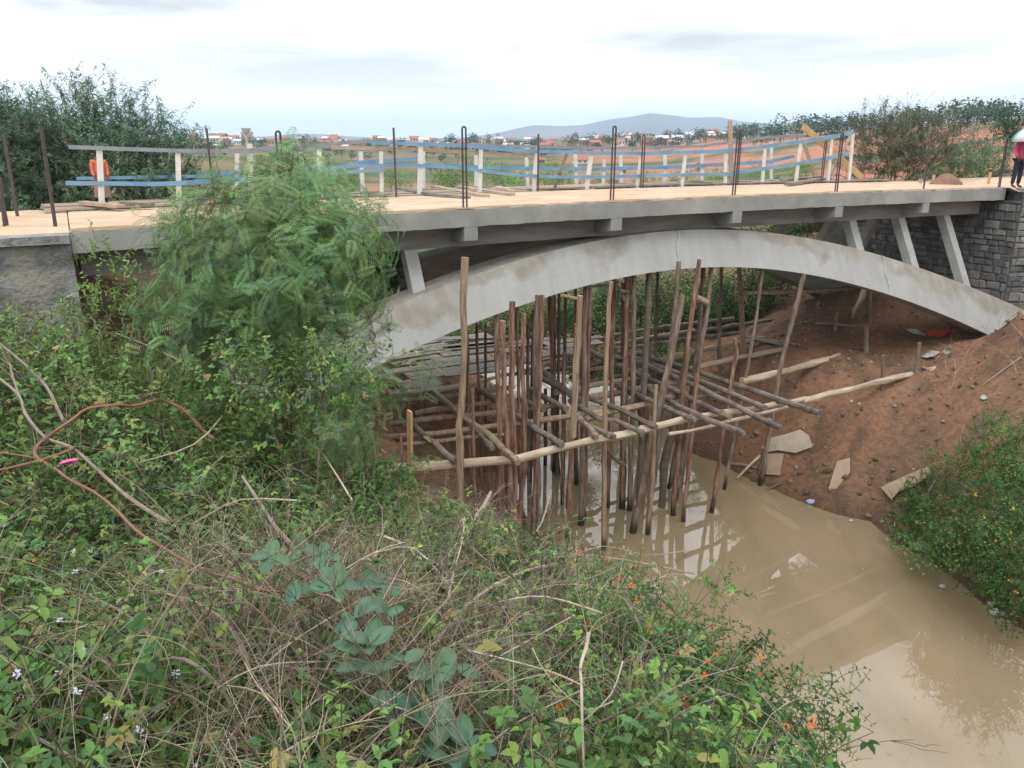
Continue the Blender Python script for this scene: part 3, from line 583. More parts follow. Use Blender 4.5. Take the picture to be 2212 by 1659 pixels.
posts = [
 ([(1005, 556), (1000, 653), (1003, 733), (998, 885), (991, 917), (994, 1058)], 18, -2.5, 'bark_pale'),
 ([(1105, 651), (1105, 885), (1112, 980), (1112, 1100)], 14, -2.3, 'bark_red'), ([(1086, 693), (1090, 885), (1098, 985)], 14, -2.5, 'bark_red'),
 ([(1072, 681), (1074, 777), (1078, 885)], 13, -.2, 'bark_red'), ([(1132, 677), (1128, 793), (1132, 885), (1134, 1005), (1124, 1105)], 12, -1.6, 'bark_red'),
 ([(1116, 665), (1118, 743)], 9, .6, 'bark_red'), ([(1163, 649), (1157, 789), (1158, 900)], 17, -.2, 'bark_grey'), ([(1172, 649), (1167, 813), (1164, 873)], 10, -.4, 'bark_red'),
 ([(1187, 645), (1191, 733)], 12, 3.4, 'bark_red'), ([(1197, 643), (1197, 729)], 9, 3.6, 'bark_red'), ([(1208, 640), (1207, 729)], 8, 3.3, 'bark_dark'), ([(1221, 640), (1220, 729)], 9, 3.6, 'bark_dark'),
 ([(1253, 639), (1249, 733), (1241, 885), (1237, 945)], 16, -2.2, 'bark_pale', False), ([(1244, 700), (1240, 885), (1233, 1000), (1224, 1165)], 12, 'W', 'bark_red'), ([(1249, 760), (1246, 900), (1245, 1047)], 9, 'W', 'bark_red'),
 ([(1266, 622), (1262, 727), (1260, 850)], 14, .2, 'bark_grey'), ([(1275, 622), (1272, 729), (1268, 880)], 10, .4, 'bark_red'),
 ([(1321, 609), (1311, 753), (1307, 873), (1306, 960)], 12, -1.2, 'bark_pale'), ([(1327, 603), (1321, 753), (1323, 873), (1317, 930), (1312, 1095)], 12, 'W', 'bark_red'),
 ([(1355, 590), (1353, 713), (1351, 800)], 15, .5, 'bark_red'), ([(1369, 588), (1369, 733), (1366, 860)], 12, .3, 'bark_grey'), ([(1404, 580), (1397, 713), (1391, 850)], 15, .3, 'bark_dark'),
 ([(1466, 576), (1457, 673), (1441, 803)], 11, -.2, 'bark_grey'), ([(1473, 647), (1457, 733), (1437, 817), (1428, 860)], 16, -.8, 'bark_grey'), ([(1509, 571), (1495, 673), (1485, 749), (1478, 830)], 12, -.5, 'bark_red'),
 ([(1489, 752), (1471, 833), (1461, 885), (1454, 930), (1434, 1005), (1429, 1095)], 18, 'W', 'bark_dark'), ([(1470, 900), (1461, 972), (1445, 1055)], 11, 'W', 'bark_grey'),
 ([(1537, 573), (1525, 693), (1507, 799)], 11, .2, 'bark_grey'), ([(1520, 578), (1512, 700), (1498, 820)], 11, .8, 'bark_dark'), ([(1557, 575), (1555, 691)], 9, 3.3, 'bark_grey'), ([(1597, 579), (1604, 713)], 12, 3.0, 'bark_pale'),
 ([(1646, 588), (1632, 695), (1612, 808), (1604, 850)], 9, .1, 'bark_grey'), ([(1734, 601), (1711, 695), (1686, 792), (1676, 850)], 12, -.2, 'bark_grey'),
 ([(1587, 731), (1591, 763), (1576, 841), (1572, 880), (1552, 1005), (1538, 1107)], 10, 'W', 'bark_red'), ([(1506, 810), (1499, 887), (1489, 1005), (1474, 1127)], 11, 'W', 'bark_red'),
 ([(1417, 832), (1414, 905), (1412, 1005), (1400, 1155)], 11, 'W', 'bark_pale'), ([(1410, 940), (1399, 1027)], 9, 'W', 'bark_dark'), ([(1290, 935), (1324, 990), (1349, 1005)], 9, -.5, 'bark_dark', False),
 ([(1349, 790), (1347, 930)], 8, 'W', 'bark_grey'), ([(1379, 800), (1383, 965)], 8, 'W', 'bark_dark'), ([(1480, 900), (1477, 995)], 9, 'W', 'bark_grey'),
 ([(1022, 840), (1024, 992)], 8, -.6, 'bark_red'), ([(1077, 880), (1078, 1055)], 9, -.8, 'bark_red'), ([(1164, 842), (1160, 1062)], 9, 'W', 'bark_grey'), ([(1179, 840), (1178, 1005)], 9, 'W', 'bark_grey'), ([(1194, 830), (1194, 925)], 8, 'W', 'bark_dark'),
 ([(867, 947), (872, 1030)], 10, -1.8, 'bark_red'), ([(1090, 800), (1092, 900)], 8, 1.2, 'bark_dark'), ([(1140, 700), (1141, 870)], 8, 1.6, 'bark_dark'), ([(1010, 720), (1012, 860)], 9, 1.4, 'bark_red'), ([(1030, 700), (1034, 850)], 8, 2.6, 'bark_red'), ([(1049, 700), (1050, 850)], 8, 3.2, 'bark_dark'),
 ([(1218, 760), (1216, 905)], 8, 1.5, 'bark_red'), ([(1405, 740), (1401, 860)], 8, 2.6, 'bark_grey'), ([(1345, 620), (1344, 760)], 9, 3.5, 'bark_dark'), ([(1243, 630), (1243, 740)], 8, 3.4, 'bark_red'), ([(1152, 670), (1150, 800)], 9, 3.3, 'bark_red'), ([(1420, 590), (1416, 740)], 8, 3.4, 'bark_dark')]
for p in posts: post(p[0], p[1], p[2], p[3], *(p[4:]), up=.12 if p[0][0][1] < 660 and p[2] != 'W' and p[2] > -1 else 0)
def lay(pts, w, z, m, name, flat=False, jit=.2, d=None, taper=1):
    P = []; z = z * 1.1
    for i, p in enumerate(pts): P.append(Vector(on_z(*p, z if not hasattr(z, '__len__') else z[i])) if d is None else Vector(on_d(*p, d)))
    r = w * (P[len(P) // 2].y * CP + 1.5) / FPX / 2; mb = MB()
    if flat:
        for a_, b2 in zip(P[:-1], P[1:]): mb.bar(a_, b2, r * (2.0 if d is not None else 5.0), .05)
        return spart(mb, name, m, False)
    Q = []
    for a_, b2 in zip(P[:-1], P[1:]):
        n = max(1, int((b2 - a_).length / .5))
        for i in range(n): Q.append(a_.lerp(b2, i / n) + Vector((R.gauss(0, .012), R.gauss(0, .012), R.gauss(0, .012))))
    Q.append(P[-1]); mb.tube(Q, [r * R.uniform(.88, 1.1) for _ in Q], 8, jit=jit); return spart(mb, name, m)
runners = [
 ([(850, 870), (1000, 852), (1110, 836)], 11, -5.97, 'bark_grey'), ([(820, 965), (960, 952), (1100, 938)], 10, -6.0, 'bark_grey'), ([(1080, 812), (1240, 795), (1420, 766)], 9, -5.97, 'cross'), ([(1270, 800), (1400, 780), (1560, 752)], 9, -5.97, 'bark_pale'), ([(1400, 880), (1500, 860), (1600, 840)], 9, -6.0, 'cross'),
 ([(800, 1018), (880, 1010), (985, 1003), (1119, 990), (1230, 962), (1345, 940), (1400, 928)], 19, -6.0, 'runner'), ([(1380, 930), (1480, 908), (1531, 897), (1640, 880), (1740, 862)], 14, -6.0, 'runner'), ([(1735, 866), (1850, 838), (1940, 815), (2022, 797)], 13, -6.02, 'runner'), ([(1444, 940), (1545, 918), (1700, 880)], 8, -6.07, 'runner'),
 ([(824, 945), (1000, 931), (1084, 919), (1224, 902), (1330, 886)], 13, -6.0, 'bark_pale'), ([(760, 925), (894, 909), (1084, 889), (1200, 876)], 12, -6.0, 'bark_pale'), ([(894, 891), (1064, 869)], 11, -5.95, 'bark_pale'), ([(937, 839), (1024, 829)], 9, -5.95, 'bark_pale'),
 ([(1262, 905), (1400, 872), (1480, 850)], 14, -6.02, 'bark_pale'), ([(1230, 868), (1330, 850), (1430, 832), (1500, 815)], 14, -6.02, 'bark_pale'), ([(1200, 850), (1300, 828), (1400, 812)], 11, -6.0, 'runner'),
 ([(1290, 738), (1329, 725), (1446, 705), (1585, 689)], 9, -5.95, 'cross'), ([(1310, 745), (1446, 722), (1500, 713)], 6, -5.95, 'runner'), ([(1329, 743), (1603, 701), (1700, 688)], 9, -5.98, 'greyplank'), ([(1329, 755), (1603, 719)], 9, -5.98, 'cross'), ([(1457, 769), (1603, 739), (1650, 730)], 11, -5.98, 'plank'), ([(1489, 799), (1603, 771), (1735, 749)], 12, -5.98, 'plank'),
 ([(1604, 825), (1700, 802), (1780, 780), (1850, 759)], 15, -5.95, 'runner'), ([(1250, 830), (1340, 812), (1440, 790)], 10, -6.0, 'cross'), ([(1171, 775), (1231, 767), (1290, 757)], 9, -5.9, 'cross'),
 ([(950, 843), (1015, 830), (1082, 813)], 9, -5.8, 'runner'), ([(1134, 800), (1214, 776)], 7, -5.8, 'runner'), ([(934, 865), (1068, 843)], 10, -5.95, 'greyplank')]
for p in runners: lay(p[0], p[1], p[2], p[3], 'runner', jit=.35)
crosses = [
 [(1327, 830), (1420, 872), (1502, 907)], [(1249, 850), (1340, 884), (1417, 923)], [(1249, 877), (1297, 907), (1330, 908), (1389, 937)], [(1249, 910), (1327, 945)], [(1247, 897), (1289, 945)], [(1389, 835), (1500, 893), (1607, 937)],
 [(1331, 791), (1427, 830), (1577, 902)], [(1329, 771), (1397, 789), (1482, 825), (1687, 925)], [(1335, 760), (1501, 819), (1654, 882)], [(1331, 753), (1420, 776), (1489, 799), (1587, 830), (1770, 893)],
 [(881, 904), (920, 945), (986, 997)], [(937, 845), (985, 890), (1060, 945), (1119, 1000)], [(1014, 909), (1064, 969)], [(1117, 897), (1165, 930), (1214, 962)], [(1147, 844), (1224, 884)], [(1030, 840), (1085, 875)], [(1170, 800), (1240, 860)], [(1262, 752), (1330, 785)], [(1150, 808), (1210, 838), (1262, 870)], [(1120, 860), (1175, 885)]]
for i, c_ in enumerate(crosses):
    for f in (.12, .88):                                    # rope lashings near the ends
        a_, b2 = (Vector(on_z(*c_[0], -6.44)), Vector(on_z(*c_[1], -6.44))) if f < .5 else (Vector(on_z(*c_[-2], -6.44)), Vector(on_z(*c_[-1], -6.44)))
        q = a_.lerp(b2, f); dd = (b2 - a_).normalized(); mb = MB()
        for kk in range(3): mb.tube([q + dd * (.03 * kk), q + dd * (.03 * kk + .02)], .092, 8, jit=.25)
        spart(mb, 'lashing', 'greyplank', False)
    lay(c_, 12 if i < 10 else 14, -5.86 + .02 * (i % 3), 'bark_dark' if i in (1, 15, 16, 17, 18) else ('bark_pale' if i in (11, 4) else 'cross'), 'cross_pole', jit=.15)
plks = [((880, 748), (1060, 722), 12), ((840, 775), (960, 757), 14), ((830, 805), (960, 790), 14), ((960, 755), (1090, 742), 12), ((1080, 760), (1180, 748), 14), ((1085, 788), (1190, 772), 12), ((1180, 755), (1300, 740), 10), ((840, 850), (960, 838), 12), ((860, 760), (960, 742), 12), ((850, 790), (950, 770), 12), ((960, 790), (1075, 775), 10), ((960, 812), (1075, 800), 8), ((1100, 742), (1200, 732), 9), ((860, 830), (940, 815), 10), ((944, 733), (1068, 728), 11), ((914, 756), (1066, 741), 14), ((954, 768), (1070, 756), 12), ((900, 785), (1060, 771), 16), ((880, 815), (1075, 790), 22), ((1008, 800), (1080, 786), 10), ((1110, 752), (1285, 733), 18), ((1120, 770), (1245, 757), 16), ((1195, 742), (1300, 728), 9), ((870, 838), (950, 826), 18), ((1606, 726), (1727, 751), 9)]
for i, (a_, b2, w) in enumerate(plks): lay([a_, b2], w, -5.9 + .012 * (i % 4), 'greyplank', 'platform_plank', flat=True)
lay([(885, 888), (886, 1005)], 22, 0, 'newwood', 'upright_board', flat=True, d=-1.2)
lay([(1030, 702), (1068, 726)], 7, 0, 'bark_pale', 'brace', d=2.2); lay([(1212, 637), (1256, 648)], 7, 0, 'bark_pale', 'brace', d=-.6); lay([(1272, 621), (1314, 617)], 6, 0, 'cross', 'brace', d=.6); lay([(1336, 627), (1396, 638)], 8, 0, 'bark_grey', 'brace', d=.4); lay([(1332, 612), (1350, 650)], 7, 0, 'bark_pale', 'brace', d=.5)
lay([(1505, 645), (1526, 653)], 14, 0, 'bark_pale', 'brace', d=.1); lay([(1600, 635), (1700, 632), (1851, 622)], 9, 0, 'bark_grey', 'brace', d=.8); lay([(1700, 679), (1815, 673)], 8, -5.6, 'greyplank', 'brace')

# stakes and timber lying on the right bank
def stump(name, label, cat, pts, w, m, d=None, group=None):
    b = on_ground(*pts[-1]); dd = (np.array(b) - BA) @ BN; P = [Vector(on_d(*p, dd)) for p in pts]; b = P[-1].copy(); r = w * b.y * CP / FPX / 2
    Q = [P[0], P[0].lerp(b, .5) + Vector((R.uniform(-.02, .02), 0, 0)), b, b - Vector((0, 0, .35))]; mb = MB(); mb.tube([q - b for q in Q], [r * .95, r, r * 1.05, r], 9, jit=.25); o = mb.build(name, M[m], None, True); o.location = b
    return tag(o, label, cat, group)
stump('stake', 'short thick grey stake on the bank left of the white and red sheets', 'stake', [(1873, 705), (1871, 764)], 11, 'bark_grey')
stump('stake', 'thin grey stake with flat top standing below the red and white sheet', 'stake', [(1986, 740), (1980, 800)], 8, 'bark_grey')
stump('stake', 'split brown stake half way along the long pale runner on the bank', 'stake', [(1909, 768), (1906, 840)], 8, 'bark_grey')
stump('stake', 'upright post wrapped with rag close under the white rib on the right', 'post', [(1879, 618), (1879, 702)], 10, 'bark_grey')
stump('stake', 'low forked stake carrying a grey plank near the hollow in the bank', 'stake', [(1808, 674), (1803, 716)], 9, 'bark_grey')

# sheets and litter on the bank: thin, warped pieces following the ground
def sheet(name, label, cat, poly, m, lift=.05, group=None, thick=.012, z=None):
    g = on_ground(sum(p[0] for p in poly) / len(poly), sum(p[1] for p in poly) / len(poly)); e_ = .7
    nn_ = Vector((-(h1(g.x + e_, g.y) - h1(g.x - e_, g.y)) / (2 * e_), -(h1(g.x, g.y + e_) - h1(g.x, g.y - e_)) / (2 * e_), 1)).normalized(); P = []
    for p in poly:                                          # each corner on the mean slope under the sheet
        r = Vector(ray(*p)); P.append(r * (g.dot(nn_) / r.dot(nn_)))
    c = sum(P, Vector()) / len(P); n = len(P)
    up = Vector((0, 0, 1)); P = [p + up * lift + Vector((0, 0, R.uniform(0, .03))) for p in P]; cc_ = sum(P, Vector()) / n + up * R.uniform(.0, .04)
    vs = [p - c for p in P] + [cc_ - c] + [p - c - up * thick for p in P] + [cc_ - c - up * thick]
    fs = []
    for i in range(n): j = (i + 1) % n; fs += [(i, j, n), (n + 1 + j, n + 1 + i, 2 * n + 1), (i, n + 1 + i, n + 1 + j, j)]
    o = mesh_obj(name, vs, fs, M[m]); o.location = c; return tag(o, label, cat, group)
sheet('torn_sheet', 'large torn pale sheet lying crumpled on the earth bank above the brown board', 'sheet', [(1644, 982), (1664, 960), (1690, 955), (1727, 944), (1745, 955), (1754, 980), (1717, 993), (1679, 987), (1655, 990)], 'paper', .20)
sheet('board', 'upright brown board leaning under the torn pale sheet at the water edge', 'board', [(1647, 990), (1692, 990), (1684, 1037), (1639, 1034)], 'card', .14)
sheet('board', 'tilted tan board standing right of the small leafy plant on the bank', 'board', [(1806, 1012), (1834, 1005), (1834, 1035), (1804, 1072), (1788, 1070)], 'card', .2)
sheet('board', 'brown flat slab poking out of the bush at the right water edge', 'board', [(1901, 1062), (1955, 1037), (2004, 1017), (2009, 1035), (1971, 1060), (1929, 1075), (1924, 1090)], 'card', .12)
sheet('plastic_sheet', 'white half of crumpled plastic sheeting under the right springing of the arch', 'plastic sheet', [(1953, 716), (1968, 707), (1995, 719), (2000, 732), (1970, 728)], 'wlitter', .1)
sheet('plastic_sheet', 'bright red strip of plastic sheeting beside the white one under the arch springing', 'plastic sheet', [(1998, 722), (2040, 718), (2052, 722), (2034, 734), (2002, 734)], 'red', .1)
sheet('paper_scrap', 'white paper scrap near the upper end of the long pale runner', 'paper', [(1989, 775), (2010, 762), (2030, 766), (2020, 773), (2000, 777)], 'wlitter', .06)
sheet('paper_scrap', 'second white paper scrap touching the mound at the right', 'paper', [(2027, 757), (2040, 760), (2055, 768), (2040, 770)], 'wlitter', .06)
sheet('paper_scrap', 'lone white scrap high on the brown mound at the right edge', 'paper', [(2175, 735), (2190, 733), (2192, 741), (2178, 742)], 'wlitter', .05)
for (x_, y_, L_) in ((1838, 872, 'tiny white scrap in the middle of the brown slope'), (1855, 877, 'tiny pale scrap right beside the white one on the slope'), (1895, 877, 'pale tan flake on the slope below the long runner'), (2063, 873, 'grey white crumpled bag at the left edge of the bank bushes'), (2124, 865, 'blue white crumpled bag among the dark bushes at right')):
    s_ = 8 if x_ > 2000 else 4; sheet('litter_scrap', L_, 'litter', [(x_ - s_, y_ + 1), (x_ - s_ * .5, y_ - s_ * .5), (x_ + s_ * .2, y_ - s_ * .8), (x_ + s_, y_ - .5), (x_ + s_ * .6, y_ + s_ * .4), (x_ - s_ * .1, y_ + s_ * .5)], 'wlitter', .06)
def lump(name, label, cat, x_, y_, wpx, hpx, m, z=ZW, group=None):
    c = Vector(on_z(x_, y_, z)) if z is not None else on_ground(x_, y_); k = (c.y * CP - c.z * SP) / FPX; vs, fs = [], []
    for i in range(7):
        for j in range(10):
            th = math.pi * i / 6; ph = 2 * math.pi * j / 10; q = 1 + R.uniform(-.15, .15); vs.append((wpx * k / 2 * math.sin(th) * math.cos(ph) * q, wpx * k / 2 * .7 * math.sin(th) * math.sin(ph) * q, hpx * k / 2 * (math.cos(th) * q + .55)))
    for i in range(6):
        for j in range(10): fs.append((i * 10 + j, (i + 1) * 10 + j, (i + 1) * 10 + (j + 1) % 10, i * 10 + (j + 1) % 10))
    o = mesh_obj(name, vs, fs, M[m], smooth=True); o.location = c; return tag(o, label, cat, group)
M['bluerag'] = mat('blue_white_rag', (.22, .26, .40), c2=(.42, .45, .52), nscale=9)
lump('rag', 'blue and white rag floating at the foot of the earth bank', 'rag', 1752, 1088, 24, 12, 'bluerag')
lump('plastic_ball', 'small white ball floating below the right board on the muddy water', 'ball', 1838, 1128, 9, 8, 'wlitter')
lump('plastic_ball', 'white rounded float near the bushes on the right water edge', 'ball', 2035, 1271, 15, 12, 'wlitter')
lump('plastic_bag', 'upper grey bag of the pair lying in the water by the right bushes', 'bag', 2143, 1310, 26, 14, 'wlitter')
lump('plastic_bag', 'lower white bag of the pair lying in the water by the right bushes', 'bag', 2152, 1328, 34, 16, 'wlitter')
M['orange'] = mat('orange_wood', (.55, .28, .06), c2=(.45, .2, .05), nscale=6)
def stick(name, label, cat, a_, b2, w, m, z=None, lift=.05):
    p, q = (Vector(on_z(*a_, z)), Vector(on_z(*b2, z))) if z is not None else (on_ground(*a_), on_ground(*b2)); p.z += lift; q.z += lift
    r = w * p.y * CP / FPX / 2; mb = MB(); mid = p.lerp(q, .5) + Vector((0, 0, .02)); mb.tube([Vector(), mid - p, q - p], [r, r * .9, r * .7], 7, jit=.3); o = mb.build(name, M[m], None, True); o.location = p; return tag(o, label, cat)
stick('floating_stick', 'bright orange stick at the water edge beside the right bushes', 'stick', (1929, 1157), (1971, 1169), 6, 'orange', ZW + .02)
stick('stick', 'pale split stick sloping into the water left of the brown board', 'stick', (1641, 992), (1592, 1040), 8, 'runner', None, .1)
stick('stick', 'flat grey stick across the foot of the bank behind the pale one', 'stick', (1579, 1007), (1637, 1017), 9, 'greyplank', None, .08)
stick('stick', 'thin bent branch lying on the mud below the brown board', 'stick', (1655, 1062), (1700, 1045), 4, 'bark_dark', None, .05)
stick('floating_stick', 'thin dark twig floating off the right bank', 'stick', (2095 - 0, 1205), (1995 + 20, 1198), 3, 'bark_dark', ZW + .02)
stick('stick', 'charred dark stick lying left of the hollow in the bank under the arch', 'stick', (1700, 712), (1752, 700), 6, 'bark_dark', None, .08)
stick('stick', 'grey lath across the soil below the rag covered post', 'stick', (1760, 705), (1850, 712), 6, 'greyplank', None, .1)
stick('stick', 'weathered lath on the bank pointing at the short thick stake', 'stick', (1640, 740), (1727, 752), 8, 'greyplank', None, .1)
stick('stick', 'thin root hanging down the brown slope right of the tan board', 'stick', (2085, 905), (2062, 1010), 3, 'greyplank', None, .12)
stick('stick', 'long bare root on the slope at the right edge', 'stick', (2205, 780), (2110, 850), 3, 'bark_pale', None, .12)
dR = (np.array(on_ground(1879, 702)) - BA) @ BN
P = [Vector(on_d(*p, dR - .08)) for p in ((1862, 622), (1872, 626), (1869, 640), (1860, 655), (1852, 672), (1846, 690), (1839, 688), (1843, 668), (1850, 650), (1857, 634))]; c0 = P[0].copy()
rg_ = []
for k in range(4): rg_.append((k, k + 1, 8 - k, 9 - k))
vs = [p - c0 + Vector(BN) * .03 * math.sin(i * 2.1) for i, p in enumerate(P)]
o = mesh_obj('rag', vs, rg_, M['paper'], smooth=True); o.location = c0; sl = o.modifiers.new('t', 'SOLIDIFY'); sl.thickness = .015; tag(o, 'pale ragged cloth hanging beside the post under the right part of the arch', 'rag')
# soil heap on the far side of the approach
# ------------------------------------------------------------------ foliage engine
def quat_frame(d, up):                      # rows: x along d, z near up
    d = d / np.linalg.norm(d, axis=-1, keepdims=True); y_ = np.cross(up, d); y_ /= np.maximum(np.linalg.norm(y_, axis=-1, keepdims=True), 1e-6); z_ = np.cross(d, y_)
    return np.stack([d, y_, z_], -2)        # (...,3,3) rows are axes
class TP:                                   # a sprig template made of quads with a colour per vertex
    def __init__(s): s.v = []; s.f = []; s.c = []
    def quads(s, v, f, c):
        b = len(s.v); s.v += [list(map(float, q)) for q in v]; s.f += [[i + b for i in q] for q in f]; s.c += [list(c)] * len(v)
    def leaf(s, base, d, up, L, W, c, fold=.25, droop=.25):
        base = np.array(base, float); d = np.array(d, float); up = np.array(up, float); d /= np.linalg.norm(d)
        if abs(d @ up) > .98 * np.linalg.norm(up): up = up + np.array([.3, .2, .1])
        X, Y, Z = quat_frame(d, up)
        P = lambda a, b, h: base + X * a * L + Y * b * W + Z * (h * W - droop * L * a * a)
        v = [P(0, 0, 0), P(.3, -.42, fold), P(.68, -.36, fold), P(1, 0, 0), P(.68, .36, fold), P(.3, .42, fold), P(.5, 0, 0)]
        s.quads(v, [(0, 1, 2, 6), (6, 2, 3, 4), (0, 6, 4, 5)], c)
    def kite(s, base, d, up, L, W, c, droop=.1):
        base = np.array(base, float); X, Y, Z = quat_frame(np.array(d, float), np.array(up, float))
        P = lambda a, b: base + X * a * L + Y * b * W - Z * droop * L * a * a
        s.quads([P(0, 0), P(.45, -.5), P(1, 0), P(.45, .5)], [(0, 1, 2, 3)], c)
    def stem(s, pts, r, c, n=3):
        pts = [np.array(p, float) for p in pts]; k = len(pts); vs, fs = [], []
        for i, p in enumerate(pts):
            d = pts[min(i + 1, k - 1)] - pts[max(i - 1, 0)]; d /= np.linalg.norm(d); a = np.array([0, 0, 1.]) if abs(d[2]) < .9 else np.array([1., 0, 0])
            x_ = a - d * (a @ d); x_ /= np.linalg.norm(x_); y_ = np.cross(d, x_); rr = r[i] if hasattr(r, '__len__') else r * (1 - .6 * i / (k - 1))
            for j in range(n): t = 2 * math.pi * j / n; vs.append(p + (x_ * math.cos(t) + y_ * math.sin(t)) * rr)
        for i in range(k - 1):
            for j in range(n): fs.append((i * n + j, i * n + (j + 1) % n, (i + 1) * n + (j + 1) % n, (i + 1) * n + j))
        s.quads(vs, fs, c)
    def done(s): return np.array(s.v), np.array(s.f), np.array(s.c)
def rc(c, v=.18):
    k = 1 + rng.uniform(-v, v); return (c[0] * k * (1 + rng.uniform(-.1, .1)), c[1] * k, c[2] * k * (1 + rng.uniform(-.1, .1)))
def nrm(v): v = np.array(v, float); return v / np.linalg.norm(v)
def arc(L, bend, n, az=None):               # a rising, then arching stem
    az = rng.uniform(0, 6.28) if az is None else az; p = np.zeros(3); out = [p]; d = np.array([math.cos(az) * .15, math.sin(az) * .15, 1.0])
    for i in range(n): d = nrm(d + np.array([math.cos(az), math.sin(az), -.35]) * bend / n + rng.normal(0, .06, 3)); p = p + d * L / n; out.append(p)
    return out
def t_lantana(cols, L=.34, lf=.058, pairs=6, wd=.62, gap=0):
    t = TP(); P = arc(L, .8, 5); t.stem(P, .004, (.12, .10, .05))
    for k in range(pairs):
        f = .12 + .88 * k / (pairs - 1); i = min(int(f * 5), 4); p = P[i] + (P[i + 1] - P[i]) * (f * 5 - i); ax = nrm(P[i + 1] - P[i]); a = nrm(np.cross(ax, [.3, .9, .2] if k % 2 else [.9, -.3, .1]))
        for sgn in (1, -1):
            d = nrm(a * sgn + ax * .45 + rng.normal(0, .2, 3)); t.leaf(p, d, ax + np.array([0, 0, .6]), lf * rng.uniform(.75, 1.2) * (1 - .35 * (f > .85)), lf * wd, rc(cols[rng.integers(len(cols))]), droop=rng.uniform(.05, .4))
    return t.done()
def t_vine(cols, L=.4, lf=.05):
    t = TP(); P = arc(L, 1.6, 6); t.stem(P, .003, (.13, .13, .05))
    for k in range(1, 7):
        p = P[k]; a = rng.uniform(0, 6.28); d0 = np.array([math.cos(a), math.sin(a), .5]); q = p + d0 * .045; t.stem([p, q], .0015, (.13, .15, .05)); dd = nrm(d0 * [1, 1, .2]); c = rc(cols[rng.integers(len(cols))])
        n = 3 if rng.random() < .7 else 5
        for j in range(n): an = (j - (n - 1) / 2) * (1.15 if n == 3 else .75); ca, sa = math.cos(an), math.sin(an); t.leaf(q, [dd[0] * ca - dd[1] * sa, dd[0] * sa + dd[1] * ca, rng.uniform(-.2, .25)], [0, 0, 1], lf * rng.uniform(.8, 1.2) * (1 if abs(an) < .2 else .82), lf * .55, c, droop=.2)
    return t.done()
def frond(t, base, d, up, L, c, lf=.062, n=11, w=.0125):
    base = np.array(base, float); d = nrm(d); side = nrm(np.cross(d, up)); P = []; p = base.copy(); dd = d.copy()
    for i in range(6): P.append(p.copy()); dd = nrm(dd + np.array([0, 0, -.13])); p = p + dd * L / 5
    t.stem(P, .0022, (.22, .19, .07))
    for k in range(n):
        f = .12 + .88 * k / n; i = min(int(f * 5), 4); q = P[i] + (P[i + 1] - P[i]) * (f * 5 - i); ax = nrm(P[i + 1] - P[i]); l = lf * (math.sin(math.pi * (.18 + .74 * f)) ** .6)
        for sg in (1, -1): t.kite(q, side * sg + ax * .38 + np.array([0, 0, rng.uniform(-.12, .12)]), [0, 0, 1], l, w, rc(c, .1), .2)
def t_feather(cols, L=.6, fl=.34, n=7, lf=.085, bend=.7):
    t = TP(); P = arc(L, bend, 6); t.stem(P, .005, (.16, .13, .06), 4); a = rng.uniform(0, 6)
    for k in range(n):
        f = .15 + .85 * k / (n - 1); i = min(int(f * 6), 5); p = P[i] + (P[i + 1] - P[i]) * (f * 6 - i); a += 2.4; frond(t, p, [math.cos(a), math.sin(a), rng.uniform(.1, .7)], [0, 0, 1], fl * rng.uniform(.7, 1.1), cols[rng.integers(len(cols))], lf)
    return t.done()
def t_willow(cols, L=.9, lf=.13, n=26, w=.022, up=1.0):
    t = TP(); P = arc(L, .45, 6); t.stem(P, .006, (.12, .10, .07), 3)
    for k in range(n):
        f = rng.uniform(.1, 1); i = min(int(f * 6), 5); p = P[i] + (P[i + 1] - P[i]) * (f * 6 - i); a = rng.uniform(0, 6.28); t.kite(p, [math.cos(a), math.sin(a), rng.uniform(-.5, .8)], [0, 0, 1], lf * rng.uniform(.7, 1.2), w, rc(cols[rng.integers(len(cols))]), .45)
    return t.done()
def t_leafball(cols, r=.35, n=40, lf=.07, wd=.5):
    t = TP()
    for k in range(n):
        d = nrm(rng.normal(0, 1, 3)); p = d * r * rng.uniform(.4, 1); t.kite(p, nrm(d + rng.normal(0, .7, 3)), [.1, .2, 1], lf * rng.uniform(.7, 1.3), lf * wd, rc(cols[rng.integers(len(cols))], .25), .2)
    return t.done()
def t_grass(cols, h=.4, n=9):
    t = TP()
    for k in range(n):
        a = rng.uniform(0, 6.28); x0 = rng.normal(0, .03, 3) * [1, 1, 0]; P = [x0, x0 + np.array([math.cos(a) * .06, math.sin(a) * .06, .5]) * h, x0 + np.array([math.cos(a) * .25, math.sin(a) * .25, .85]) * h, x0 + np.array([math.cos(a) * .5, math.sin(a) * .5, .9]) * h]
        s_ = np.array([-math.sin(a), math.cos(a), 0]) * .005; v = []; 
        for q, w in zip(P, (1, .9, .6, .1)): v += [q - s_ * w, q + s_ * w]
        t.quads(v, [(0, 1, 3, 2), (2, 3, 5, 4), (4, 5, 7, 6)], rc(cols[rng.integers(len(cols))]))
    return t.done()
def t_twig(cols, L=.7, r=.004):
    t = TP(); P = arc(L, rng.uniform(.6, 2.0), 7); c = rc(cols[rng.integers(len(cols))], .2); t.stem(P, r, c, 3)
    for k in range(rng.integers(1, 5)):
        i = rng.integers(2, 7); d = nrm(P[min(i + 1, 7)] - P[i - 1]) + rng.normal(0, .55, 3); q = [P[i]]
        for j in range(4): d = nrm(d + rng.normal(0, .18, 3) + [0, 0, -.08]); q.append(q[-1] + d * L * .11)
        t.stem(q, r * .55, c, 3)
    return t.done()
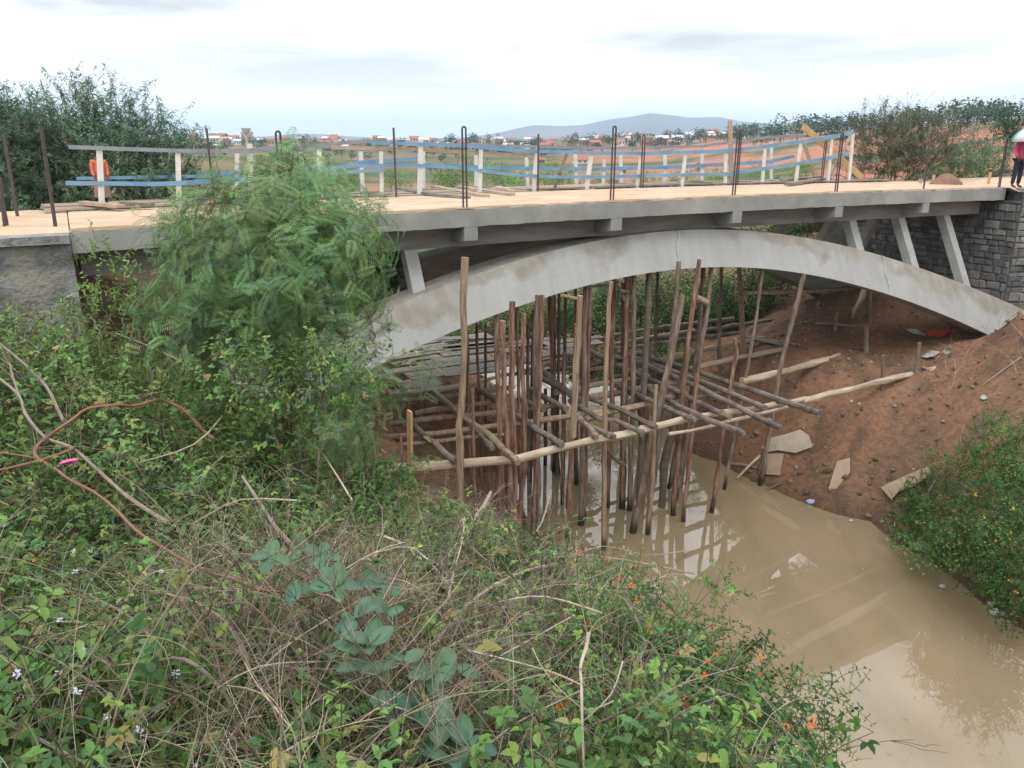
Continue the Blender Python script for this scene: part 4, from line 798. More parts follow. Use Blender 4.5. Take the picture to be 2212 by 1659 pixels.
def rots(n, tilt, az=None, dirs=None):
    """random rotations: local z goes to a direction tilted from up (or to dirs)"""
    if dirs is None:
        a = rng.uniform(0, 2 * np.pi, n); tl = np.abs(rng.normal(0, tilt, n)); dirs = np.stack([np.sin(tl) * np.cos(a), np.sin(tl) * np.sin(a), np.cos(tl)], 1)
    dirs = dirs / np.linalg.norm(dirs, axis=1, keepdims=True); rnd = rng.normal(0, 1, (n, 3)); x_ = np.cross(rnd, dirs); x_ /= np.linalg.norm(x_, axis=1, keepdims=True); y_ = np.cross(dirs, x_)
    return np.stack([x_, y_, dirs], 2)      # columns
def scatter(name, tmpls, pos, Rm, sc, tint, m, parent=None, loc=None):
    n = len(pos); which = rng.integers(0, len(tmpls), n); Vs, Fs, Cs = [], [], []; off = 0
    for k, (v, f, c) in enumerate(tmpls):
        ii = np.where(which == k)[0]
        if not len(ii): continue
        W_ = np.einsum('nij,vj->nvi', Rm[ii], v) * sc[ii][:, None, None] + pos[ii][:, None, :]
        Vs.append(W_.reshape(-1, 3)); Fs.append((f[None] + (np.arange(len(ii)) * len(v))[:, None, None]).reshape(-1, 4) + off); Cs.append((c[None] * tint[ii][:, None, :]).reshape(-1, 3)); off += len(ii) * len(v)
    V = np.concatenate(Vs)
    if loc is not None: V = V - np.array(loc)
    return mesh_obj(name, V, np.concatenate(Fs).astype(np.int32), m, parent, col=np.clip(np.concatenate(Cs), 0, 1), loc=loc if parent is None else None)
def tints(n, v=.22, pos=None):
    b = 1 + rng.normal(0, v, (n, 1)); t = np.repeat(b, 3, 1) * (1 + rng.normal(0, .05, (n, 3)))
    if pos is not None: k = fbm(pos[:, 0] * 1.1, pos[:, 1] * 1.1 + pos[:, 2], 77)[:, None] * 1.0; t = t * (1 + k)
    return np.clip(t, .35, 1.9)
G_v = [(.165, .29, .075), (.13, .25, .08), (.23, .33, .085), (.10, .19, .065)]
G_v = G_v * 3 + [(.27, .26, .09)]
G_l = [(.10, .215, .075), (.14, .26, .085), (.08, .17, .065), (.18, .28, .08)]
G_f = [(.20, .34, .15), (.16, .29, .14), (.27, .40, .15)]
G_w = [(.09, .165, .10), (.07, .13, .085), (.12, .19, .11)]
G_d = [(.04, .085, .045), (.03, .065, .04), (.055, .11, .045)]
DRY = [(.33, .26, .19), (.25, .19, .145), (.42, .35, .25), (.18, .14, .11)]
T_l = [t_lantana(G_l, rng.uniform(.26, .42), rng.uniform(.045, .06)) for _ in range(8)]
T_lb = [t_lantana(G_v, .36, .062, wd=.5) for _ in range(5)]
T_v = [t_vine(G_v, rng.uniform(.3, .5), rng.uniform(.036, .052)) for _ in range(8)]
T_f = [t_feather(G_f) for _ in range(6)]
T_w = [t_willow(G_w) for _ in range(6)]
T_g = [t_grass([(.13, .19, .06), (.22, .22, .10)]) for _ in range(5)]
T_t = [t_twig(DRY, rng.uniform(.45, .9), rng.uniform(.0022, .0042)) for _ in range(14)]
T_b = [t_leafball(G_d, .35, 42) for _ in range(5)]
T_bg = [t_leafball(G_v, .32, 34, .075, .45) for _ in range(4)]

# where the undergrowth stands: sample the bank by screen-independent area, thinner with distance
def sample_area(n, x0, x1, y0, y1, keep, dens=None):
    out = []; tot = 0
    while tot < n:
        p = np.stack([rng.uniform(x0, x1, n * 2), rng.uniform(y0, y1, n * 2)], 1); k = keep(p[:, 0], p[:, 1])
        if dens is not None: k &= rng.random(len(p)) < dens(p[:, 0], p[:, 1])
        out.append(p[k]); tot += k.sum()
    return np.concatenate(out)[:n]
def in_left(x, y):
    lim = np.interp(y, [0, 1.5, 3, 5, 7, 9, 11, 12.5, 14, 15], [1.2, 1.4, 1.6, 1.9, 1.3, .7, -.4, -1.7, -3.0, -4.0])
    return (x < lim) & (y < 14.6) & ~((y > 12.4 - x * .0) & (x > -7.3) & (x < -3.2) & (y > 12.8)) & (np.hypot(x, y) > 1.9) & (((x + 7.592) * -.47893 + (y - 13.824) * .87785) < -.15)
dn = lambda x, y: np.clip(6.5 / (np.hypot(x, y) + 1.5), .25, 1)
def veg(n, tm, keep, hmax, tilt, smin, smax, name, m, tv=.22, hpow=.6, x0=-11, x1=2.2, y0=.8, y1=15, base=0.0, col=None, kind='stuff'):
    p = sample_area(n, x0, x1, y0, y1, keep, dn); z_ = H(p[:, 0], p[:, 1]); lump_ = .65 + 1.1 * (fbm(p[:, 0] * .8, p[:, 1] * .8, 55) + .25)
    cl = np.clip((np.hypot(p[:, 0], p[:, 1]) - 1.2) / 2.2, .25, 1)
    hh = base + hmax * lump_ * cl * rng.random(n) ** hpow; pos = np.stack([p[:, 0], p[:, 1], z_ + hh], 1)
    dist_ = np.hypot(p[:, 0], p[:, 1]); sc = rng.uniform(smin, smax, n) * (1 + .04 * np.clip(dist_ - 4, 0, 12))
    ti = tints(n, tv, pos)
    if col is not None: ti = ti * np.array(col)
    o = scatter(name, tm, pos, rots(n, tilt), sc, ti, m); tag(o, kind=kind); return o, pos
vinez = lambda x, y: in_left(x, y)
veg(6300, T_v + T_lb, vinez, .8, .9, .95, 1.45, 'undergrowth', M['leaf'])
veg(2800, T_l, lambda x, y: in_left(x, y) & (x > -2.5 - rng.random(len(x)) * 3), .75, .7, .8, 1.2, 'leafy_weeds', M['leaf'])
veg(700, T_g, in_left, .45, .5, .8, 1.6, 'grass', M['leaf'])
def tangle(x, y):
    f = rng.random(len(x)); c = np.exp(-((x + .85) / .95) ** 2 - ((y - 4.0) / 1.6) ** 2) + .3 * np.exp(-((x - .3) / .8) ** 2 - ((y - 6.5) / 2) ** 2) ; return in_left(x, y) & (f < .05 + 1.0 * c)
veg(3300, T_t, tangle, .95, 1.0, .7, 1.3, 'dry_twig_tangle', M['twig'], hpow=.45)
def on_canopy(x, y, h=.8):
    r = ray(x, y); P = np.arange(1.2, 40, .06); pts = P[:, None] * r[None, :] / r[1]
    cl = np.clip((np.hypot(pts[:, 0], pts[:, 1]) - 1.2) / 2.2, .25, 1)
    hh = H(pts[:, 0], pts[:, 1]) + h * cl; k = np.argmax(pts[:, 2] < hh); return pts[k]
def blobpos(px, py, F, rpx, n, flat=1.0, inner=.45):
    c = on_y(px, py, F); r = rpx * (F * CP + 1) / FPX; d = rng.normal(0, 1, (n, 3)); d /= np.linalg.norm(d, axis=1, keepdims=True)
    rr = r * (inner + (1 - inner) * rng.random(n) ** .5) * (.75 + .5 * (fbm(d[:, 0] * 2 + px, d[:, 2] * 2 + py, 4) + .5))
    return c + d * rr[:, None] * [1, flat, 1], d
def bush(name, label, cat, blobs, tm, n_per, m=None, size=1.0, tilt_up=.5, group=None, tv=.22, col=(1, 1, 1), stems=4, floor=True, kind_leaf='foliage', base=None, droop=0, inner=.45, flat=1.0, r_stem=.03, twigs=None):
    PP, DD = [], []
    for (px, py, F, rp) in blobs:
        n = int(n_per * (rp / 100.0) ** 2) if n_per > 0 else -n_per; p, d = blobpos(px, py, F, rp, max(n, 4), flat, inner); PP.append(p); DD.append(d)
    P = np.concatenate(PP); D = np.concatenate(DD)
    if floor: k = P[:, 2] > np.maximum(H(P[:, 0], P[:, 1]), ZW) + .03; P, D = P[k], D[k]
    if base is None:
        c = P.mean(0); base = (c[0], c[1])
    bz = max(h1(*base), ZW - .1); loc = (base[0], base[1], bz)
    t = thing(name, label, cat, loc, 0, group)
    D = D + np.array([0, 0, tilt_up]) + rng.normal(0, .35, D.shape)
    scatter(kind_leaf, tm, P, rots(len(P), 0, dirs=D), size * rng.uniform(.75, 1.2, len(P)), tints(len(P), tv, P) * np.array(col), m or M['leaf'], t, loc)
    for k in range(stems):
        q = P[rng.integers(len(P))] * .6 + P.mean(0) * .4; b = np.array(loc) + rng.normal(0, .1, 3) * [1, 1, 0]; mb = MB()
        mid = (b + q) / 2 + rng.normal(0, .12, 3); pts = [b - [0, 0, .2], b, mid, q]; mb.tube([Vector(p - np.array(loc)) for p in pts], [r_stem, r_stem, r_stem * .7, r_stem * .35], 6, jit=.2); mb.build('stem', M['bark_grey'], t, True)
    return t, P
def flowers(t, pts, cols, r, name='flower', petals=12, flat=False):
    tm = []
    for c_ in cols:
        T = TP()
        for k in range(petals):
            d = nrm(rng.normal(0, 1, 3) * [1, 1, .6] + [0, 0, .5]); T.kite(d * r * .5, d + rng.normal(0, .3, 3), [.2, .1, 1], r * .9, r * .7, rc(c_[rng.integers(len(c_))] if isinstance(c_[0], tuple) else c_, .1), .1)
        v, f, c = T.done(); me_o = mesh_obj(name, v, f.astype(np.int32), M['flower'], t, col=c); tm.append(me_o)
    L0 = Vector(t.location); first = [True] * len(tm)
    for i, p in enumerate(pts):
        k = i % len(tm)
        if first[k]: o = tm[k]; first[k] = False
        else: o = tm[k].copy(); COL.objects.link(o)
        o.parent = t; o.location = Vector(p) - L0; o.rotation_euler = (R.uniform(-.6, .6), R.uniform(-.6, .6), R.uniform(0, 6)); s_ = R.uniform(.7, 1.25); o.scale = (s_, s_, s_)
    for k, fl in enumerate(first):
        if fl: bpy.data.objects.remove(tm[k])

# --- the feathery shrub in front of the bridge
t_, P = bush('feathery_shrub', 'tall feathery green shrub standing in front of the left half of the bridge', 'shrub',
     [(610, 415, 10.6, 40), (650, 435, 10.6, 50), (540, 440, 10.7, 45), (570, 490, 10.8, 80), (670, 490, 10.6, 85), (735, 510, 10.4, 50), (440, 550, 11, 75), (560, 570, 10.5, 125), (700, 590, 10.2, 100), (385, 610, 11, 60), (770, 560, 10.3, 26), (480, 660, 10.4, 95), (610, 680, 10.2, 105), (715, 650, 10, 60), (540, 770, 10, 85), (660, 760, 9.9, 65), (420, 740, 10.2, 70)],
     T_f, 60, size=.95, stems=9, base=(-3.1, 10.6), tilt_up=.35, inner=.3, col=(1.0, 1.0, 1.0))
T_top = [t_feather([(.13, .20, .08), (.10, .18, .07)], .6, .2, 6, .05, .3) for _ in range(4)]
p2 = np.array([on_y(x_, y_, 10.5) for x_, y_ in ((600, 440), (640, 430), (570, 450), (690, 450), (530, 460), (740, 470), (480, 490), (660, 420), (610, 420), (400, 540), (340, 580), (780, 500))]); scatter('young_shoots', T_top, p2, rots(len(p2), .25), np.full(len(p2), 1.0), tints(len(p2), .1), M['leaf'], t_, tuple(t_.location))['kind'] = 'stuff'
bush('feathery_shrub', 'low feathery branch spreading over the left end of the long pale scaffold runner', 'shrub', [(810, 850, 9.6, 42), (760, 880, 9.4, 60), (880, 815, 9.9, 20), (780, 955, 9.0, 38), (730, 940, 8.8, 55), (930, 800, 10.2, 8)], T_f, 75, size=.6, stems=3, tilt_up=.2, inner=.2, base=(-2.0, 9.2))
bush('leafy_shrub', 'bright green leafy shrub growing at the foot of the feathery shrub', 'shrub', [(830, 795, 9.3, 24), (760, 810, 9.2, 45), (680, 830, 8.8, 70), (600, 840, 8.8, 70), (500, 830, 9, 80)], T_v + T_lb, 130, size=1.1, stems=2, base=(-2.4, 9))
bush('leafy_shrub', 'yellowish weedy shrub growing up the rough concrete abutment', 'shrub', [(215, 590, 12.4, 34), (270, 640, 12.2, 50), (240, 690, 11.6, 60), (160, 730, 11.2, 50), (80, 740, 11, 50), (330, 650, 11.8, 50), (205, 550, 12.5, 14)], T_lb, 80, size=1.25, col=(1.1, 1.05, 1.0), stems=4, base=(-6.6, 11.7))
# --- lantana bushes with orange flowers, lower right of the near bank
ORG = [[(.75, .16, .03), (.80, .22, .03)], [(.78, .12, .04), (.7, .08, .03)], [(.80, .35, .04), (.75, .18, .03)]]
lant = [('orange flowered bush farthest down the bank beside the muddy water', [(1230, 1290, 6.6, 95), (1350, 1330, 6.3, 90), (1180, 1230, 7.4, 70), (1450, 1370, 5.9, 75), (1290, 1400, 5.6, 120)], 10),
        ('orange flowered bush in the middle of the near bank edge, above the water', [(1430, 1460, 5.0, 120), (1560, 1470, 5.0, 90), (1320, 1480, 4.9, 110), (1640, 1530, 4.7, 75), (1500, 1560, 4.4, 130)], 14),
        ('dense orange flowered bush at the bottom edge right of the pale dead stem', [(1380, 1620, 3.9, 140), (1540, 1640, 3.9, 130), (1660, 1640, 4.0, 95), (1250, 1600, 4.0, 120), (1740, 1690, 4.0, 55)], 16),
        ('orange flowered bush at the bottom edge left of the pale dead stem', [(1130, 1560, 4.1, 110), (1080, 1650, 3.8, 110), (1180, 1660, 3.7, 110), (1180, 1470, 4.8, 90)], 12)]
for lb, bl, nf in lant:
    t_, P = bush('lantana_bush', lb, 'flowering bush', bl, T_l, 80, size=.82, stems=5, group='orange flowered bushes on the near bank', inner=.35)
    q = P[(P[:, 2] > np.quantile(P[:, 2], .45))]; q = q[rng.permutation(len(q))[:nf * 2]] ; q = q * (1 - .05 / np.linalg.norm(q, axis=1, keepdims=True) * 3) ; flowers(t_, q + [0, 0, .14], ORG, .022)
bigf = [(1425, 1548, 3.9), (1465, 1562, 4.0), (1403, 1630, 3.6), (1596, 1570, 3.8), (1113, 1583, 3.7), (1200, 1640, 3.5), (1310, 1480, 4.3), (1250, 1530, 4.0), (940, 1355, 4.3)]
flowers(t_, [on_y(a_, b2, F) for a_, b2, F in bigf], ORG, .026)
for (lb, bl) in (('thin leafy shoot reaching out over the water from the near bank', [(1565, 1270, 5.9, 22), (1540, 1330, 5.9, 26), (1500, 1370, 5.8, 34)]), ('sparse leafy twigs hanging over the water at the lower right', [(1720, 1530, 4.6, 36), (1790, 1500, 4.7, 18), (1760, 1580, 4.4, 40)]), ('small leafy shoot standing alone before the flooded scaffold poles', [(1380, 1240, 7.2, 28), (1330, 1220, 7.3, 26)])):
    bush('leafy_shoot', lb, 'shoot', bl, T_lb, -9, size=.75, stems=3, floor=False, r_stem=.006, inner=.1)

# --- broad leaf plant: thick stem with rosettes of big leaves, each leaf a part
bl = thing('broad_leaf_plant', 'plant with big grey green oval leaves and yellow stem in the dry twigs', 'plant', on_canopy(960, 1640, .2)); L0 = Vector(bl.location)
M['bigleaf'] = leaf_mat('big_leaf', .2, .42, .45)
def big_leaf_mesh(seed):
    r_ = random.Random(seed); vs, fs = [], []; n = 9
    for i in range(n + 1):
        a_ = i / n; w = .34 * math.sin(math.pi * min(1, a_ * .93 + .05)) ** .75 * (1 if a_ < 1 else 0); bend = -.30 * a_ * a_ + .06 * math.sin(a_ * 5 + seed)
        for j, b2 in enumerate((-1, -.5, 0, .5, 1)): vs.append((a_, b2 * w, bend + .22 * abs(b2) * w - (.015 if b2 == 0 else 0) + r_.uniform(-.008, .008)))
    for i in range(n):
        for j in range(4): k = i * 5 + j; fs.append((k, k + 1, k + 6, k + 5))
    c = np.array([(.058, .125, .072)] * len(vs)) * rng.uniform(.72, 1.3, (1, 1)) * np.array([rng.uniform(.85, 1.2), 1, rng.uniform(.8, 1.1)]); c[2::5] *= 1.25
    me = mesh_obj('leaf', np.array(vs), np.array(fs, dtype=np.int32), M['bigleaf'], None, smooth=True, col=c); d_ = me.data; bpy.data.objects.remove(me); return d_
BLM = [big_leaf_mesh(k) for k in range(5)]
spots = [(585, 1195, 7, 36), (650, 1180, 5, 34), (700, 1195, 6, 34), (640, 1255, 5, 40), (725, 1262, 8, 46), (815, 1262, 7, 46), (770, 1330, 6, 42), (835, 1320, 5, 36), (800, 1385, 7, 46), (735, 1400, 5, 42), (775, 1440, 5, 44), (870, 1420, 5, 42), (845, 1490, 6, 44), (930, 1450, 7, 46), (985, 1430, 5, 42), (880, 1540, 6, 44), (955, 1560, 8, 52), (1010, 1595, 6, 48), (920, 1610, 6, 46), (985, 1640, 6, 46)]
for (x_, y_, n, lp) in spots:
    n = max(3, n - 2); c = on_canopy(x_, y_, 1.32); F = c[1]; c = Vector(c); k = (F * CP - c.z * SP) / FPX
    for i in range(n):
        o = bpy.data.objects.new('leaf', BLM[R.randrange(5)]); COL.objects.link(o); o.parent = bl; L_ = lp * k * R.uniform(1.0, 1.4)
        az = 6.283 * i / n + R.uniform(-.5, .5); elv = R.uniform(-.35, .95); q = Vector((math.cos(az) * math.cos(elv), math.sin(az) * math.cos(elv), math.sin(elv)))
        zt = Vector((0, 0, 1)) - q * q.z; zt = (zt.normalized() + Vector((0, -.25, 0)) + Vector((R.gauss(0, .2), R.gauss(0, .2), 0))).normalized(); y2 = zt.cross(q).normalized(); zt = q.cross(y2)
        o.matrix_local = Matrix.Translation(c - L0 + Vector((0, 0, -.02)) + q * .006) @ Matrix(((q.x, y2.x, zt.x), (q.y, y2.y, zt.y), (q.z, y2.z, zt.z))).to_4x4() @ Matrix.Scale(L_, 4)
M['gstem'] = mat('yellow_green_stem', (.30, .33, .08), c2=(.22, .26, .08), nscale=8); M['redstem'] = mat('reddish_stem', (.27, .12, .085), c2=(.20, .10, .07), nscale=6, bump=.3, bscale=30, bdist=.003); M['greystem'] = mat('grey_brown_stem', (.20, .155, .13), c2=(.28, .23, .18), nscale=9, bump=.3, bscale=30, bdist=.003)
M['deadstem'] = mat('bleached_dead_stem', (.46, .40, .31), c2=(.33, .27, .20), nscale=12, bump=.3, bscale=40, bdist=.002)
def pxline(pts, h, w, close=.0):
    P = []
    for p in pts: P.append(on_canopy(p[0], p[1], p[2] if len(p) > 2 else h))
    P = np.array(P); F = P[:, 1].copy()                       # smooth the distance along the stem
    if len(F) > 3: F = np.convolve(np.pad(F, 2, mode='edge'), np.ones(5) / 5, 'valid')
    P = np.array([on_y(p[0], p[1], f) for p, f in zip(pts, F)]); r = [w * (q[1] * CP - q[2] * SP) / FPX / 2 for q in P]; return [Vector(p) for p in P], r
def stem_thing(name, label, cat, lines, m, h=1.0, group=None, pname='branch', taper=.6, t=None):
    for k, (pts, w) in enumerate(lines):
        P, r = pxline(pts, h, w); n = len(P)
        if t is None: t = thing(name, label, cat, P[-1], 0, group)
        r = [q * (1 - (1 - taper) * i / max(1, n - 1)) for i, q in enumerate(r[::-1])][::-1]
        Q, rr = [], []
        for i in range(n - 1):
            for j in range(3):
                f = j / 3; a_, b2 = P[i], P[i + 1]; p0 = P[max(i - 1, 0)]; p3 = P[min(i + 2, n - 1)]
                q = .5 * ((2 * a_) + (b2 - p0) * f + (2 * p0 - 5 * a_ + 4 * b2 - p3) * f * f + (3 * a_ - p0 - 3 * b2 + p3) * f ** 3); Q.append(q - Vector(t.location)); rr.append(r[i] * (1 - f) + r[i + 1] * f)
        Q.append(P[-1] - Vector(t.location)); rr.append(r[-1]); mb = MB(); mb.tube(Q, rr, 7, jit=.2); mb.build(pname, M[m], t, True)
    return t
stem_thing(None, None, None, [([(700, 1240), (760, 1300), (790, 1330), (830, 1370)], 13), ([(890, 1420), (905, 1480), (930, 1530), (955, 1580)], 13)], 'gstem', .95, pname='stem', t=bl)
stem_thing('vine', 'long red brown woody vine looping across the bushes at lower left', 'vine', [([(723, 1273), (660, 1291), (623, 1281), (555, 1273), (498, 1250), (450, 1235), (400, 1212), (350, 1182), (295, 1147), (245, 1097), (200, 1062), (150, 1037), (117, 1012), (82, 992), (75, 978), (82, 962), (110, 938), (155, 908), (190, 883), (250, 875), (287, 878), (325, 868), (350, 865), (387, 880), (412, 900), (437, 928), (462, 948)], 7)], 'redstem', 1.1, taper=.9)
stem_thing('bare_branch', 'grey branch arching down from the left edge into the vine loop', 'branch', [([(-10, 735), (50, 785), (100, 835), (125, 885), (138, 910)], 8), ([(-10, 812), (40, 853), (55, 895), (97, 945), (150, 965), (190, 997), (250, 1052), (295, 1087), (362, 1130)], 9), ([(20, 765), (24, 800), (40, 853)], 6)], 'greystem', 1.05)
stem_thing('bare_branch', 'red brown bare branches coming in from the left edge at the pink flower', 'branch', [([(-10, 1018), (87, 995), (150, 973), (158, 968)], 8), ([(-10, 977), (75, 990), (117, 1012)], 6)], 'redstem', 1.05)
stem_thing('bare_branch', 'thick purplish stem slanting above the first big grey green leaves', 'branch', [([(523, 1030), (560, 1085), (595, 1140), (628, 1175)], 11)], 'greystem', .95)
stem_thing('dead_stem', 'tall bleached dead stem with side twigs rising from the bottom edge', 'dead stem', [([(1262, 1680), (1258, 1580), (1256, 1480), (1254, 1440), (1266, 1400), (1272, 1368)], 9), ([(1255, 1480), (1200, 1455), (1130, 1435), (1010, 1405)], 5), ([(1258, 1560), (1320, 1500), (1345, 1430)], 4), ([(1256, 1530), (1210, 1490), (1170, 1440), (1150, 1400)], 3), ([(1256, 1535), (1290, 1530), (1325, 1515)], 3)], 'deadstem', 1.15, taper=.6)
stem_thing('bare_shrub', 'leafless grey shrub with forked branches in the middle of the near bank', 'bare shrub', [([(928, 1430), (955, 1350), (975, 1260), (998, 1160), (1040, 1100), (1060, 1065)], 9), ([(940, 1400), (985, 1330), (1060, 1270), (1130, 1235), (1200, 1220)], 8), ([(975, 1270), (950, 1240), (900, 1190), (830, 1160)], 7), ([(1010, 1320), (1080, 1300), (1180, 1290), (1300, 1325)], 6), ([(960, 1340), (900, 1270), (840, 1250), (800, 1265)], 5), ([(985, 1220), (1000, 1160), (1003, 1120)], 6), ([(1060, 1270), (1130, 1180), (1170, 1130), (1190, 1060)], 4), ([(1130, 1235), (1220, 1200), (1350, 1210), (1500, 1240)], 4), ([(1200, 1220), (1300, 1180), (1400, 1200), (1480, 1190)], 3)], 'deadstem', 1.05, taper=.45)
stem_thing('bare_branch', 'thick grey dead branches crossing low at the bottom left', 'branch', [([(340, 1280), (440, 1310), (520, 1390), (545, 1500), (560, 1660)], 14), ([(200, 1290), (290, 1340), (340, 1410), (300, 1440)], 9), ([(-10, 1540), (90, 1600), (200, 1660)], 9), ([(240, 1440), (330, 1430), (400, 1425), (470, 1480), (520, 1560)], 10), ([(60, 1400), (140, 1380), (240, 1440)], 6)], 'greystem', .85)
arcs_ = [((420, 1130), (520, 1080), (640, 1082)), ((620, 935), (680, 960), (760, 1080)), ((560, 1450), (640, 1380), (790, 1290)), ((450, 1500), (560, 1440), (690, 1430)), ((300, 1000), (420, 960), (480, 900)), ((600, 1600), (700, 1500), (860, 1440)), ((380, 1250), (480, 1200), (560, 1200)), ((700, 1620), (800, 1560), (900, 1620)), ((430, 820), (560, 830), (650, 800)), ((250, 720), (350, 760), (420, 800)), ((1040, 1440), (1150, 1380), (1240, 1330)), ((1020, 1640), (1120, 1560), (1260, 1490))]
names_ = ['left of the vine end', 'running down under the feathery shrub', 'above the brown twig tangle', 'through the brown twig tangle', 'above the pink flower', 'left of the big leaf rosettes', 'just under the red brown vine', 'at the bottom edge left of the big leaves', 'below the feathery shrub', 'below the abutment', 'right of the big leaf rosettes', 'near the bottom edge right of the big leaves']
for a_, nm in zip(arcs_, names_):
    stem_thing('dry_stalk', 'thin pale dry stalk arching ' + nm, 'dry stalk', [(list(a_), 4.5)], 'deadstem', 1.1, taper=.5, group='dry stalks arching over the near bank')
# pink flower on the vine
c = on_canopy(148, 1003, 1.15); T = TP(); k = (c[1] * CP - c[2] * SP) / FPX
for i in range(9): T.leaf([0, R.gauss(0, .004), R.gauss(0, .005)], [1, R.uniform(-.25, .25), .25 + R.uniform(-.15, .2)], [R.uniform(-1, 1), -.6, 1], 42 * k, 10 * k, rc((.78, .22, .42), .08), droop=.05)
v, f, cc_ = T.done(); o = mesh_obj('pink_flower', v - [20 * k, 0, 0], f.astype(np.int32), M['flower'], None, col=cc_); o.location = c; tag(o, 'bright pink folded flower on the red brown vine at left', 'flower')
# white flowered weed stalks
wf = [(163, 1195), (196, 1198), (340, 1138), (352, 1150), (160, 1245), (62, 1060), (535, 1165), (750, 1215), (820, 1160), (968, 1035), (1000, 1125), (1028, 1092), (935, 1285), (720, 1080), (555, 1200), (132, 1348), (125, 1468), (165, 1508), (180, 1415), (230, 1560), (300, 1588), (378, 1470), (418, 1660), (1140, 1215), (1415, 1195), (880, 1030), (40, 1465), (350, 1240)]
T = TP()
for i in range(9): a_ = 6.28 * i / 9; T.kite([0, 0, R.uniform(0, .03)], [math.cos(a_), math.sin(a_), .3], [0, 0, 1], .016, .011, (.66, .64, .74), .2)
v, f, cc_ = T.done(); fm = mesh_obj('flower', v, f.astype(np.int32), M['flower'], None, col=cc_)
T = TP(); T.stem([[0, 0, -.55], [.01, 0, -.25], [0, 0, 0], [.005, 0, .05]], .004, (.07, .06, .05), 4); v, f, cc_ = T.done(); sm_ = mesh_obj('stalk', v, f.astype(np.int32), M['twig'], None, col=cc_)
for i, (x_, y_) in enumerate(wf):
    t = thing('weed_stalk', 'dark weed stalk topped by tiny white flowers among the bushes', 'weed', on_canopy(x_, y_, 1.0), R.uniform(0, 6), 'white flowered weed stalks')
    for src in (fm, sm_): o = src if i == 0 else src.copy(); (COL.objects.link(o) if i else None); o.parent = t
    s_ = R.uniform(.8, 1.3); t.scale = (s_,) * 3; t.rotation_euler = (R.uniform(-.4, .4), R.uniform(-.4, .4), R.uniform(0, 6))

# --- trees and shrubs behind the bridge
T_w2 = [t_willow(G_w, 1.1, .17, 34, .03) for _ in range(5)]
t_, P = bush('leafy_tree', 'big bushy blue green tree with feathery top behind the left end of the fence', 'tree',
   [(180, 265, 21.5, 55), (250, 275, 21.5, 60), (120, 300, 21.5, 60), (310, 320, 21.2, 60), (370, 345, 21, 55), (200, 350, 21, 85), (90, 380, 21, 80), (290, 400, 20.8, 80), (160, 440, 20.5, 70), (380, 410, 20.6, 50), (60, 440, 20.5, 60), (250, 460, 20.4, 60), (340, 450, 20.5, 50)], T_w2, 230, size=.8, stems=6, tilt_up=.9, r_stem=.09, base=(-11.5, 21.5), floor=False, col=(1.15, 1.15, 1.1), inner=.3)
p2 = np.array([on_y(x_, y_, 21.5) for x_, y_ in ((100, 255), (170, 232), (200, 225), (245, 228), (258, 235), (290, 262), (340, 300), (395, 325), (70, 275), (185, 240), (225, 240), (150, 250), (360, 315))]); scatter('young_shoots', T_w2, p2, rots(len(p2), .15), np.full(len(p2), .8), tints(len(p2), .1), M['leaf'], t_, tuple(t_.location))['kind'] = 'stuff'
bush('leafy_tree', 'dense tree at the left edge beyond the leaning steel bars', 'tree', [(10, 310, 20, 60), (0, 400, 20, 70), (60, 360, 20.5, 55), (-40, 330, 20, 80)], T_w2, 260, size=.8, stems=3, tilt_up=.7, r_stem=.08, floor=False)
bush('hedge_shrub', 'dark green shrub filling the gap behind the whitewashed posts at left', 'shrub', [(470, 420, 23, 45), (560, 410, 24, 50), (430, 440, 22, 40), (640, 400, 26, 40)], T_bg, 90, size=.8, stems=2, col=(.8, .9, .8))
G_s = [(.13, .16, .085), (.15, .16, .09), (.09, .14, .07), (.14, .13, .085)]
T_s = [t_willow(G_s, 1.0, .13, 30, .025) for _ in range(4)] + [t_twig([(.18, .15, .12)], 1.2, .008) for _ in range(3)]
bush('scrub_bush', 'brown and green scrub bush with bare twigs right of the diagonal board', 'bush', [(1890, 315, 33, 42), (1950, 310, 33, 45), (1900, 350, 32.5, 48), (1990, 350, 32.5, 50), (1960, 380, 32, 45), (2020, 320, 33.5, 35), (1870, 385, 32, 30)], T_s, 520, size=1.2, stems=5, tilt_up=1.0, floor=False, inner=.2, r_stem=.05)
bush('scrub_bush', 'greener low bush behind the small brown soil heap', 'bush', [(2060, 360, 35, 42), (2110, 350, 36, 45), (2140, 380, 36, 35), (2030, 385, 34, 30)], T_w2 + T_bg, 450, size=1.1, stems=4, tilt_up=.8, floor=False, inner=.2)
bush('thin_tree', 'thin dark tree with small crown behind the person with the umbrella', 'tree', [(2165, 265, 42, 22), (2200, 250, 43, 26), (2180, 290, 42, 14), (2230, 270, 43, 30)], T_b, -26, size=1.3, stems=3, floor=False, r_stem=.12, base=(on_y(2155, 400, 42)[0], 42))
